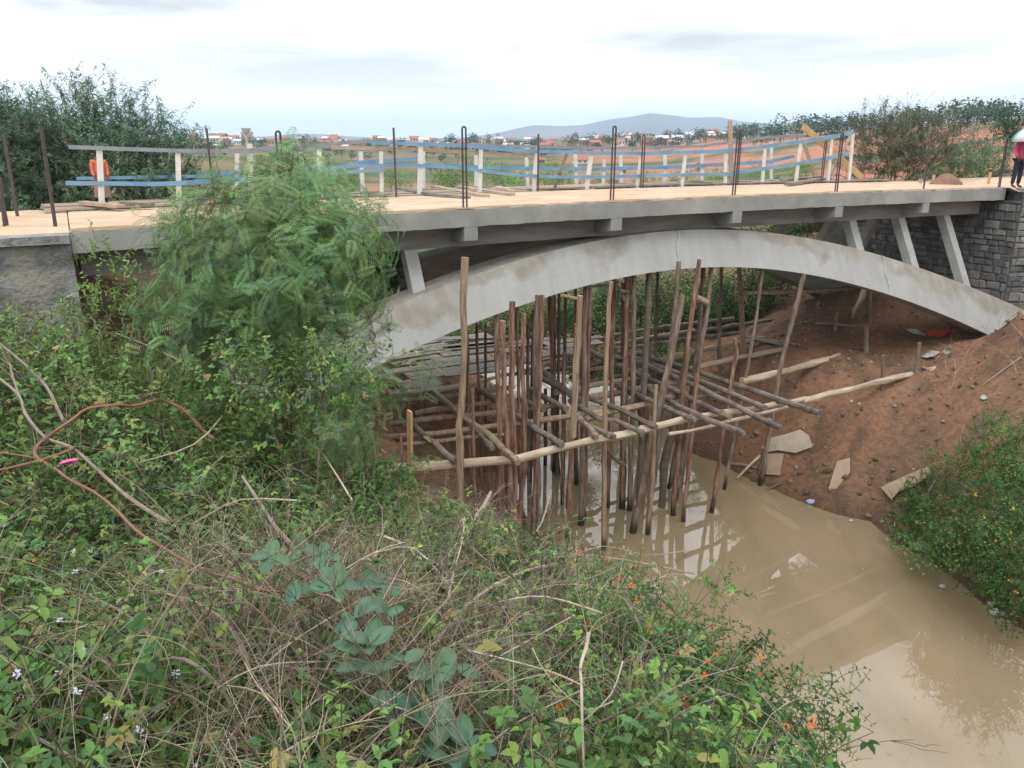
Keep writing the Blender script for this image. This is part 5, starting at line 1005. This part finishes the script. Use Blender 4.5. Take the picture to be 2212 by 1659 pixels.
# vegetation wall beyond the river under the arch
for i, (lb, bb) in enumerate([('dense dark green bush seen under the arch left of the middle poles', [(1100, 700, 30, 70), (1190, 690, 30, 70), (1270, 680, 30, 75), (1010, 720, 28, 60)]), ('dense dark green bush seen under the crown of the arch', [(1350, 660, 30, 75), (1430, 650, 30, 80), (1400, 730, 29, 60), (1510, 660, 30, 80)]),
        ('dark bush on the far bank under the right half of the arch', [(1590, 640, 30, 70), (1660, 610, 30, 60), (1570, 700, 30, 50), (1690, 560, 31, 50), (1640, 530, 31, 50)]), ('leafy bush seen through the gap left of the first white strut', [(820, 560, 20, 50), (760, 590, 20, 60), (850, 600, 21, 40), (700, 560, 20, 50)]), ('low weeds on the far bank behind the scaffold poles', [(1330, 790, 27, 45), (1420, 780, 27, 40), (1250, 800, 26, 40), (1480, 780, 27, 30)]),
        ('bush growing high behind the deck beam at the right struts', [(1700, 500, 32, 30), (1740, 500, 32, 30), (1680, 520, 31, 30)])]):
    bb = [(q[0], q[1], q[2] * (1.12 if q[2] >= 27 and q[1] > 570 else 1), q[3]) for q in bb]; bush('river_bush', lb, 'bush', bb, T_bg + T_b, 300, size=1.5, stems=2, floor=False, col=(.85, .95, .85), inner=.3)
# green shrubs beyond the footbridge
for i, (x_, y_, F, r_, lb) in enumerate([(965, 385, 36, 35, 'bright green bush behind the fence left of the hairpin bar'), (1010, 360, 44, 28, 'mid green bush above the loose planks behind the fence'), (1105, 395, 34, 32, 'dark green bush behind the middle fence posts'), (1190, 385, 36, 34, 'light green bush behind the leaning brown stick'),
       (1060, 380, 35, 30, 'shadowy green bush between the hairpin bar and the middle posts'), (1290, 395, 38, 25, 'grey green bush low behind the fence, right of the leaning stick'), (1390, 395, 36, 28, 'brown green bush behind the white leaning post'), (1470, 395, 36, 26, 'low green bush behind the fence left of the tall pale post'),
       (1540, 385, 38, 24, 'small green bush left of the tall pale post'), (1640, 375, 42, 26, 'small green bush right of the tall pale post'), (1720, 370, 44, 26, 'olive bush behind the X of braces'), (850, 385, 40, 26, 'small bush at the red soil patch behind the fence'), (740, 385, 34, 30, 'bush behind the fence above the feathery shrub')]):
    bush('field_bush', lb, 'bush', [(x_, y_, F, r_), (x_ + r_ * .9, y_ + 6, F + 1, r_ * .8)], T_bg, 420, size=1.0, stems=0, floor=True, group='bushes beyond the footbridge', col=(1.0, 1.1, 1.0))
# --- right bank bushes
YEL = [[(.80, .50, .03), (.75, .40, .02)]]
rb = [('dark green bush at the right edge full of small yellow flowers', [(2130, 1120, 13.2, 85), (2200, 1060, 13.4, 90), (2190, 1180, 12.8, 90), (2080, 1180, 13.4, 65), (2030, 1120, 14.4, 70)], 17, (.55, .66, .6)), ('leafy bush covering the brown slab at the right water edge', [(1965, 1100, 15.4, 50), (2020, 1080, 15.2, 60), (2050, 1020, 15.2, 60), (1990, 1150, 14.6, 45)], 3, (.62, .78, .66)),
      ('lowest bush at the right edge above the two plastic bags', [(2205, 1270, 12.4, 70), (2130, 1250, 12.7, 45), (2050, 1180, 13.8, 45), (2195, 1320, 12.2, 40)], 3, (.55, .64, .58)), ('dark shrub high on the right bank by the grey bags', [(2150, 950, 13.6, 60), (2200, 990, 13.4, 70), (2110, 1000, 13.9, 45)], 0, (.7, .8, .7)), ('pale green low weeds spreading over the water edge at right', [(1960, 1180, 14.6, 26), (2000, 1195, 14.2, 26), (1945, 1150, 15, 20)], 0, (1.1, 1.2, 1.1))]
for lb, b_, nf, cl_ in rb:
    b_ = [(q[0], q[1], q[2] * 1.13 + max(0, 1200 - q[1]) * .010, q[3] * 1.08) for q in b_]; bx = max(on_y(b_[0][0], b_[0][1], b_[0][2])[0], float(np.interp(b_[0][2], [14, 16.6, 19.4], [10.9, 10.4, 9.7])) + .7)
    t_, P = bush('bank_bush', lb, 'bush', b_, T_l + T_bg[:2], 230, size=1.0, stems=4, base=(bx, b_[0][2]), col=cl_, inner=.3)
    if nf: q = P[P[:, 2] > np.quantile(P[:, 2], .5)]; q = q[np.argsort(q[:, 1])[:len(q) // 2]]; q = q[rng.permutation(len(q))[:nf]]; flowers(t_, q * .985 + [0, 0, .1], YEL, .035, petals=9)
bush('bank_plant', 'small leafy green plant growing on the earth bank between the boards', 'plant', [(1772, 1022, on_ground(1772, 1035)[1], 22)], T_v + T_lb, -26, size=.55, stems=0, col=(1.1, 1.2, 1.2), inner=.1, tilt_up=.8)
kr = lambda x, y: (H(x, y) > ZW + .12) & (x > 5)
o, _ = veg(420, T_t, lambda x, y: kr(x, y) & (x > np.interp(y, [12, 17, 21, 26], [10.5, 10.8, 11.5, 14])) , .2, 1.2, .6, 1.3, 'bank_twigs', M['twig'], x0=6, x1=17, y0=12, y1=24)
o, _ = veg(150, T_bg[:2] + T_lb, lambda x, y: kr(x, y) & (fbm(x * .7, y * .7, 91) > .12), .03, .9, .22, .5, 'bank_weeds', M['leaf'], x0=6, x1=17, y0=13, y1=24)
# stones, clods and chips lying on the right bank
def clods(n, x0, x1, y0, y1, smin, smax, name, m, cols, keep):
    p = sample_area(n, x0, x1, y0, y1, keep); T_ = []
    for k in range(6):
        t = TP(); v = [];
        for i in range(4):
            for j in range(6): th = math.pi * (i + .5) / 4; ph = 6.283 * j / 6; q = 1 + rng.uniform(-.3, .3); v.append([math.sin(th) * math.cos(ph) * q, math.sin(th) * math.sin(ph) * q, math.cos(th) * .6 * q])
        f = [(i * 6 + j, (i + 1) * 6 + j, (i + 1) * 6 + (j + 1) % 6, i * 6 + (j + 1) % 6) for i in range(3) for j in range(6)] + [(0, 1, 2, 3), (0, 3, 4, 5), (21, 20, 19, 18), (23, 22, 21, 18)]
        t.quads(v, f, cols[rng.integers(len(cols))]); T_.append(t.done())
    pos = np.stack([p[:, 0], p[:, 1], H(p[:, 0], p[:, 1])], 1); tag(scatter(name, T_, pos, rots(n, 1.0), smin + (smax - smin) * rng.random(n) ** 3, tints(n, .2), m), kind='stuff')
clods(70, 6, 13, 15.5, 25, .03, .14, 'rubble', M['twig'], [(.16, .115, .08), (.20, .15, .11)], lambda x, y: (H(x, y) > ZW) & (H(x, y) < ZW + 1.3))
clods(4200, -4, 17, 12.5, 29, .008, .085, 'earth_clods', M['twig'], [(.20, .13, .085), (.27, .17, .10), (.14, .10, .075), (.24, .20, .16)], lambda x, y: (H(x, y) > ZW - .05) & (H(x, y) < -4))
fl = sample_area(420, -1, 10.5, 9, 24, lambda x, y: H(x, y) < ZW - .02, lambda x, y: np.clip(.12 + .9 * np.exp((H(x, y) - ZW) * 6), 0, 1))
t = TP(); t.kite([0, 0, 0], [1, 0, 0], [0, 0, 1], .06, .022, (.30, .26, .20), 0); t2 = TP(); t2.kite([0, 0, 0], [1, .2, 0], [0, 0, 1], .03, .02, (.5, .48, .42), 0); t3 = TP(); t3.kite([0, 0, 0], [1, 0, 0], [0, 0, 1], .14, .008, (.13, .10, .07), 0)
tag(scatter('floating_bits', [t.done(), t2.done(), t3.done()], np.stack([fl[:, 0], fl[:, 1], np.full(len(fl), ZW + .008)], 1), rots(len(fl), .0), rng.uniform(.4, 1.3, len(fl)), tints(len(fl), .2), M['twig']), kind='stuff')
# ------------------------------------------------------------------ soil heap, water tower, houses, far trees
def heap(name, label, x_, y_, wpx, hpx, z, m):
    c = Vector(on_z(x_, y_, z)); k = c.y * CP / FPX; vs, fs = [], []; n = 18; rr = [1, .8, .55, .3, .05]; hz = [-.1, .28, .62, .9, 1]
    for i in range(5):
        for j in range(n): a_ = 6.283 * j / n; q = rr[i] * (1 + R.uniform(-.12, .12)); vs.append((math.cos(a_) * q * wpx * k / 2, math.sin(a_) * q * wpx * k / 3, hz[i] * hpx * k * (1 + R.uniform(-.1, .1))))
    for i in range(4):
        for j in range(n): fs.append((i * n + j, i * n + (j + 1) % n, (i + 1) * n + (j + 1) % n, (i + 1) * n + j))
    fs.append(tuple(range(4 * n, 5 * n))); o = mesh_obj(name, vs, fs, M[m], smooth=True); o.location = c; return tag(o, label, 'soil heap')
M['soil'] = mat('brown_soil', (.26, .155, .095), c2=(.18, .11, .075), nscale=4, bump=.8, bscale=12, bdist=.05)
heap('soil_heap', 'low brown soil heap at the far side of the approach, in front of the bushes', 2042, 402, 80, 26, -1.5, 'soil')
for (a_, b2, w, m, lb) in [((2018, 378), (2014, 398), 5, 'plank', 'short pale stake left of the brown soil heap'), ((2140, 372), (2134, 400), 5, 'newwood', 'short orange wooden stake near the person with the umbrella'), ((1990, 388), (1988, 400), 6, 'plank', 'stubby pale stake between the scrub bush and the soil heap')]:
    p = Vector(on_z(*b2, -1.5)); q = Vector(on_y(*a_, p.y)); mb = MB(); mb.bar(Vector((0, 0, -.1)), q - p, w * p.y * CP / FPX, .05, up=(0, 1, 0)); o = mb.build('stake', M[m]); o.location = p; tag(o, lb, 'stake')
# --- far houses
WALLC = [('ochre_wall', (.50, .36, .24)), ('white_wall', (.66, .65, .62)), ('brick_red_wall', (.42, .22, .15)), ('grey_wall', (.42, .40, .38))]
ROOFC = [('tile_roof', (.36, .15, .09)), ('tin_roof', (.62, .63, .65)), ('rust_roof', (.34, .18, .12))]
for n_, c_ in WALLC + ROOFC: M[n_] = mat(n_, c_, c2=tuple(q * .8 for q in c_), nscale=.6)
M['window'] = mat('dark_window', (.05, .055, .06), rough=.3)
def house(x_, F, wpx, hpx, wall, roof, label, cat='house', storeys=1, flat=False, group='far houses on the hillside'):
    c0 = on_y(x_, 300, F); gx_, gy_ = c0[0], F; gz_ = h1(gx_, gy_); W_, H_ = wpx * F * CP / FPX, hpx * F / FPX; D_ = W_ * .7
    t = thing('house', label, cat, (gx_, gy_, gz_), R.uniform(-.35, .35), group); mb = MB(); mb.box((0, 0, H_ / 2 - 1), (W_ / 2, 0, 0), (0, D_ / 2, 0), (0, 0, H_ / 2 + 1)); mb.build('wall', M[wall], t)
    mb = MB()
    if flat: mb.box((0, 0, H_ + .16), (W_ / 2 + .2, 0, 0), (0, D_ / 2 + .2, 0), (0, 0, .15))
    else:
        e_ = .4; rh = D_ * .32; zz = H_ + .01; mb.add([(-W_ / 2 - e_, -D_ / 2 - e_, zz), (W_ / 2 + e_, -D_ / 2 - e_, zz), (W_ / 2 + e_, D_ / 2 + e_, zz), (-W_ / 2 - e_, D_ / 2 + e_, zz), (-W_ / 2 - e_, 0, zz + rh), (W_ / 2 + e_, 0, zz + rh)], [(0, 1, 5, 4), (2, 3, 4, 5), (0, 4, 3), (1, 2, 5), (3, 2, 1, 0)])
    mb.build('roof', M[roof], t); nw = 3 if wpx > 14 else 2
    for s_ in range(storeys):
        for i in range(nw):
            xx = (-.5 + (i + .5) / nw) * W_; zz = H_ * (s_ + .55) / storeys; mb = MB(); mb.box((xx, -D_ / 2 - .03, zz), (W_ * .07, 0, 0), (0, .04, 0), (0, 0, H_ * .14 / storeys * 1.6)); mb.build('window', M['window'], t)
    return t
hs = [(640, 560, 14, 8, 'white_wall', 'tile_roof', 1, 'small white house with tiled roof above the top of the feathery shrub'), (745, 520, 12, 7, 'brick_red_wall', 'tin_roof', 1, 'small brick house with tin roof left of the single steel bar'), (420, 420, 20, 10, 'white_wall', 'tile_roof', 1, 'whitewashed house right of the bushy tree'), (470, 430, 18, 9, 'brick_red_wall', 'tin_roof', 1, 'brick house with pale roof right of the bushy tree'), (590, 470, 14, 8, 'white_wall', 'rust_roof', 1, 'white house with rusty roof by the thick round bar'),
 (1028, 560, 22, 10, 'ochre_wall', 'tile_roof', 1, 'ochre house with tiled roof right of the first hairpin bar'), (1175, 520, 24, 13, 'brick_red_wall', 'tile_roof', 2, 'two storey brick house with red roof under the left shoulder of the hill'), (1232, 560, 18, 15, 'ochre_wall', 'tile_roof', 2, 'narrow ochre house left of the trees below the hill'), (1285, 540, 22, 12, 'brick_red_wall', 'rust_roof', 1, 'brown brick house left of the middle hairpin bar'), (1365, 640, 18, 12, 'white_wall', 'tin_roof', 1, 'white house just right of the middle hairpin bar'),
 (1396, 560, 18, 26, 'grey_wall', 'tin_roof', 3, 'tall grey block standing out above the other far houses'), (1430, 540, 26, 16, 'brick_red_wall', 'tin_roof', 2, 'brick building with flat pale roof right of the tall grey block'), (1465, 600, 26, 12, 'brick_red_wall', 'tin_roof', 1, 'long brick building with white roof below the hill crest'), (1495, 560, 30, 14, 'white_wall', 'tin_roof', 1, 'white house with slanting white roof left of the tall pale post'), (1530, 620, 20, 12, 'ochre_wall', 'tin_roof', 1, 'ochre house between the white house and the tall pale post'),
 (1610, 520, 20, 12, 'white_wall', 'tin_roof', 1, 'small white house right of the tall pale post'), (1680, 480, 18, 8, 'white_wall', 'tile_roof', 1, 'white cottage on the ridge left of the orange board'), (1722, 460, 15, 12, 'ochre_wall', 'tin_roof', 1, 'ochre house with gable behind the top of the orange board'), (2080, 330, 24, 6, 'white_wall', 'tin_roof', 1, 'long low white shed on the ridge above the red slope'), (2120, 320, 26, 9, 'white_wall', 'tin_roof', 1, 'white building nearer to the umbrella on the red slope'),
 (1100, 610, 16, 8, 'white_wall', 'tin_roof', 1, 'tiny white house between the two left hairpin bars'), (1330, 600, 16, 8, 'white_wall', 'tile_roof', 1, 'tiny white house right of the brown brick house'), (1255, 300, 34, 7, 'white_wall', 'tile_roof', 1, 'low white farmhouse with red roof behind the fence rails'), (1167, 300, 20, 8, 'brick_red_wall', 'tile_roof', 1, 'small red roofed farmhouse behind the rails left of the leaning stick'), (930, 600, 16, 7, 'ochre_wall', 'tin_roof', 1, 'tiny ochre house over the pale top plank of the fence')]
hx_ = [('white_wall', 'tile_roof'), ('ochre_wall', 'tile_roof'), ('brick_red_wall', 'tin_roof'), ('white_wall', 'tin_roof'), ('brick_red_wall', 'tile_roof')]
for i in range(95):
    x_ = 410 + R.random() * 1180; F = R.uniform(520, 900); wa, ro = R.choice(hx_); house(x_, F, R.uniform(10, 22), R.uniform(6, 13), wa, ro, 'tiny far house among the trees on the town hillside', group='tiny far houses of the town')
for (x_, F, w, h_, wa, ro, st, lb) in hs: house(x_, F, w, h_, wa, ro, lb, storeys=st, flat=wa == 'grey_wall')
# water tower
F = 520.; c = on_y(533, 300, F); gz_ = h1(c[0], F); zt = on_y(533, 277, F)[2]; t = thing('water_tower', 'small goblet shaped water tower on the skyline at left', 'water tower', (c[0], F, gz_)); hh = zt - gz_
mb = MB(); mb.tube([(0, 0, -1), (0, 0, hh - 4.4)], [.9, .75], 12); mb.build('shaft', M['grey_wall'], t, True); mb = MB(); mb.tube([(0, 0, hh - 4.4), (0, 0, hh - 3.2), (0, 0, hh - .5), (0, 0, hh)], [.75, 1.3, 3.0, 2.9], 16); mb.build('tank', M['grey_wall'], t, True)
# --- far trees: four crown shapes shared by all
G_far = [(.045, .085, .04), (.06, .10, .05), (.035, .07, .035)]
crowns = []
for k in range(6):
    t = TP(); nb = 7
    for b2 in range(nb):
        cpt = np.array([rng.normal(0, .38), rng.normal(0, .38), rng.uniform(.45, 1.05) * (1.0 if k < 4 else 1.3)])
        for q in range(34): d = nrm(rng.normal(0, 1, 3)); t.kite(cpt + d * rng.uniform(.15, .38), nrm(d + rng.normal(0, .6, 3)), [.1, .3, 1], .17, .13, rc(G_far[rng.integers(3)], .3), .1)
    v, f, cc_ = t.done(); o = mesh_obj('crown', v, f.astype(np.int32), M['leaf'], None, col=cc_); crowns.append(o.data); bpy.data.objects.remove(o)
mb = MB(); mb.tube([(0, 0, -.15), (.02, .01, .35), (0, .03, .75)], [.05, .04, .02], 6); trunk_o = mb.build('trunk', M['bark_dark'], None, True); trunk = trunk_o.data; bpy.data.objects.remove(trunk_o)
def ftree(x_, F, hpx, lb, grp, wf_=1.0):
    c = on_y(x_, 300, F); z_ = h1(c[0], F); s_ = hpx * F / FPX / 1.25; t = thing('tree', lb, 'tree', (c[0], F, z_), R.uniform(0, 6), grp); t.scale = (s_ * wf_, s_ * wf_, s_)
    o = bpy.data.objects.new('crown', crowns[R.randrange(6)]); COL.objects.link(o); o.parent = t; o = bpy.data.objects.new('trunk', trunk); COL.objects.link(o); o.parent = t
for i in range(50): ftree(1585 + i * 12 + R.uniform(-6, 6), R.uniform(330, 520) - i * 3, R.uniform(22, 34) + i * .3, 'dark green tree in the row along the ridge at right', 'trees along the right ridge', R.uniform(.9, 1.5))
for i in range(80): ftree(960 + i * 8.3 + R.uniform(-9, 9), R.uniform(380, 720), R.uniform(12, 24), 'bushy tree among the far houses below the hill', 'trees among the far houses', R.uniform(.9, 1.5))
for i in range(48): ftree(400 + i * 12.4 + R.uniform(-9, 9), R.uniform(300, 600), R.uniform(10, 20), 'dark tree on the low skyline at left of the hill', 'trees on the left skyline', R.uniform(.9, 1.6))
for (x_, F, h_, lb) in ((440, 300, 26, 'broad dark tree rising beside the bushy tree on the skyline'), (455, 310, 22, 'second broad tree right of the bushy tree'), (10, 150, 60, 'dark tree mass of the hill at the far left edge'), (-30, 150, 70, 'dark tree cut by the left edge'), (35, 160, 38, 'lower dark tree sloping down from the left edge')): ftree(x_, F, h_, lb, None, 1.4)
for i in range(40): ftree(900 + i * 30 + R.uniform(-20, 20), R.uniform(110, 230), R.uniform(7, 14), 'green bush dotted over the fields behind the fence', 'bushes dotted over the fields', R.uniform(1.2, 2.0))

# ------------------------------------------------------------------ people
def skin_mesh(name, pts, edges, radii, m, parent, sub=2):
    me = bpy.data.meshes.new(name); me.from_pydata(pts, edges, []); o = bpy.data.objects.new(name, me); COL.objects.link(o)
    sk = o.modifiers.new('skin', 'SKIN'); sk.use_smooth_shade = True
    for i, r_ in enumerate(radii): me.skin_vertices[0].data[i].radius = (r_ if isinstance(r_, tuple) else (r_, r_))
    me.skin_vertices[0].data[0].use_root = True
    ss = o.modifiers.new('sub', 'SUBSURF'); ss.levels = sub; ss.render_levels = sub; me.materials.append(m); o.parent = parent; return o
def cmat(n, c, c2=None): M[n] = mat(n, c, c2=c2 or tuple(q * .75 for q in c), nscale=8, rough=.9); return M[n]
skin = cmat('brown_skin', (.17, .085, .055)); hair = cmat('black_hair', (.015, .012, .012))
def person(label, loc, rz, top, bottom, arm_pose, skirt=False, s=1.0):
    p = thing('person', label, 'person', loc, rz); p.scale = (s, s, s)
    P = [(0, 0, .95), (0, 0, 1.12), (0, .0, 1.32), (0, 0, 1.46), (0, -.005, 1.52), (0, -.02, 1.60), (0, -.03, 1.70),
         (.09, 0, .90), (.095, -.01, .50), (.10, .02, .09), (.10, -.14, .04), (-.09, 0, .90), (-.10, .02, .50), (-.11, .05, .09), (-.11, -.10, .04),
         (.18, 0, 1.42), arm_pose[0][0], arm_pose[0][1], arm_pose[0][2], (-.18, 0, 1.42), arm_pose[1][0], arm_pose[1][1], arm_pose[1][2]]
    E = [(0, 1), (1, 2), (2, 3), (3, 4), (4, 5), (5, 6), (0, 7), (7, 8), (8, 9), (9, 10), (0, 11), (11, 12), (12, 13), (13, 14), (3, 15), (15, 16), (16, 17), (17, 18), (3, 19), (19, 20), (20, 21), (21, 22)]
    Rr = [(.15, .11), (.13, .10), (.15, .11), (.10, .08), .05, .085, .08, .085, .055, .04, .035, .085, .055, .04, .035, .055, .042, .03, .035, .055, .042, .03, .035]
    skin_mesh('body', P, E, Rr, skin, p)
    T = [(0, 0, .86), (0, 0, 1.1), (0, 0, 1.32), (0, 0, 1.45), (.18, 0, 1.41), arm_pose[0][0], arm_pose[0][1], (-.18, 0, 1.41), arm_pose[1][0], arm_pose[1][1]]
    skin_mesh('jacket', T, [(0, 1), (1, 2), (2, 3), (3, 4), (4, 5), (5, 6), (3, 7), (7, 8), (8, 9)], [(.19, .15), (.175, .14), (.185, .14), (.12, .10), .075, .062, .045, .075, .062, .045], top, p)
    if skirt: mb = MB(); mb.tube([(0, 0, 1.0), (0, 0, .8), (0, 0, .3)], [.16, .20, .25], 16, jit=.1); mb.build('skirt', bottom, p, True)
    else: skin_mesh('trousers', [(0, 0, .96), (.09, 0, .86), (.095, -.01, .50), (.10, .02, .12), (-.09, 0, .86), (-.10, .02, .50), (-.11, .05, .12)], [(0, 1), (1, 2), (2, 3), (0, 4), (4, 5), (5, 6)], [(.16, .13), .105, .075, .06, .105, .075, .06], bottom, p)
    mb = MB()
    for i in range(7):
        pass
    vs, fs = [], []
    for i in range(8):
        for j in range(14): th = math.pi * .62 * i / 7; ph = 6.283 * j / 14; vs.append((.098 * math.sin(th) * math.cos(ph), -.01 + .105 * math.sin(th) * math.sin(ph), 1.66 + .125 * math.cos(th) + .01 * math.sin(ph)))
    for i in range(7):
        for j in range(14): fs.append((i * 14 + j, i * 14 + (j + 1) % 14, (i + 1) * 14 + (j + 1) % 14, (i + 1) * 14 + j))
    mesh_obj('hair', vs, fs, hair, p, smooth=True)
    mb = MB()
    for sx in (1, -1): mb.tube([(sx * .033, -.108, 1.655), (sx * .033, -.114, 1.655)], .011, 8)
    mb.tube([(0, -.10, 1.64), (0, -.125, 1.625), (0, -.105, 1.61)], [.008, .014, .01], 6); mb.tube([(-.025, -.105, 1.585), (0, -.112, 1.583), (.025, -.105, 1.585)], .006, 5); mb.build('face', hair, p, True)
    for s_i, hp in ((1, arm_pose[0][2]), (-1, arm_pose[1][2])):
        for k in range(4): mb = MB(); o_ = Vector(hp) + Vector(((k - 1.5) * .018, -.01, -.02)); mb.tube([o_, o_ + Vector((0, -.03, -.03)), o_ + Vector((0, -.01, -.06 + .004 * k))], [.009, .009, .007], 6); mb.build('finger', skin, p, True)
        mb = MB(); o_ = Vector(hp) + Vector((.035 * s_i * -1, -.01, 0)); mb.tube([o_, o_ + Vector((.02 * s_i * -1, -.025, -.02))], [.011, .008], 6); mb.build('thumb', skin, p, True)
    return p
lc = Vector(on_z(2193, 407, -1.47)); 
pink = cmat('pink_jacket', (.70, .12, .24), (.62, .10, .20)); jeans = cmat('dark_trousers', (.035, .04, .06))
person('person in a pink jacket and dark trousers holding a green and white umbrella', lc, .3, pink, jeans, [[(.26, -.05, 1.18), (.20, -.22, 1.22), (.12, -.27, 1.30)], [(-.27, 0, 1.17), (-.28, -.12, .98), (-.27, -.18, .92)]])
u = thing('umbrella', 'green and white panelled umbrella held open over the person in pink', 'umbrella', lc + Vector((.12, -.27, 1.2))); mb = MB(); mb.tube([(0, 0, -.1), (0, .05, .75)], .012, 8); mb.build('shaft', M['rust'], u, True)
M['umb_g'] = mat('umbrella_green', (.03, .30, .20), rough=.5); M['umb_w'] = mat('umbrella_white', (.55, .56, .58), rough=.5)
for k in range(8):
    vs, fs = [], []
    for i in range(6):
        for j in range(4):
            th = 1.15 * i / 5; ph = 6.283 * (k + j / 3) / 8; sag = 1 - .05 * math.sin(math.pi * j / 3) * i / 5; r_ = .62 * math.sin(th) / math.sin(1.15) * sag; vs.append((r_ * math.cos(ph), .05 + r_ * math.sin(ph), .72 - .48 * (1 - math.cos(th))/(1 - math.cos(1.15))))
    for i in range(5):
        for j in range(3): fs.append((i * 4 + j, (i + 1) * 4 + j, (i + 1) * 4 + j + 1, i * 4 + j + 1))
    o = mesh_obj('panel', vs, fs, M['umb_g'] if k % 2 else M['umb_w'], u, smooth=True); sl = o.modifiers.new('t', 'SOLIDIFY'); sl.thickness = .004
lc2 = Vector(on_z(226, 447, -1.42)); org = cmat('orange_red_shirt', (.62, .13, .07), (.55, .2, .1)); brn = cmat('brown_skirt', (.30, .19, .15))
person('person in an orange red top and long brown skirt behind the first whitewashed post', lc2, .8, org, brn, [[(.22, -.02, 1.15), (.20, -.12, .95), (.19, -.16, .88)], [(-.22, 0, 1.15), (-.22, -.1, .95), (-.2, -.15, .88)]], skirt=True, s=.70)

# ------------------------------------------------------------------ haze
vb = [(-5200, -450, -12), (6200, -450, -12), (6200, 7800, -12), (-5200, 7800, -12), (-5200, -450, 190), (6200, -450, 190), (6200, 7800, 190), (-5200, 7800, 190)]
hm = bpy.data.materials.new('haze'); hm.use_nodes = True; t_ = hm.node_tree; t_.nodes.remove(t_.nodes['Principled BSDF']); pv = t_.nodes.new('ShaderNodeVolumePrincipled'); pv.inputs['Color'].default_value = (.60, .79, 1, 1); pv.inputs['Density'].default_value = .00020; pv.inputs['Anisotropy'].default_value = .2
t_.links.new(pv.outputs[0], t_.nodes['Material Output'].inputs['Volume'])
if HAZE: tag(mesh_obj('haze', vb, [(3, 2, 1, 0), (4, 5, 6, 7), (0, 1, 5, 4), (1, 2, 6, 5), (2, 3, 7, 6), (3, 0, 4, 7)], hm), kind='stuff')
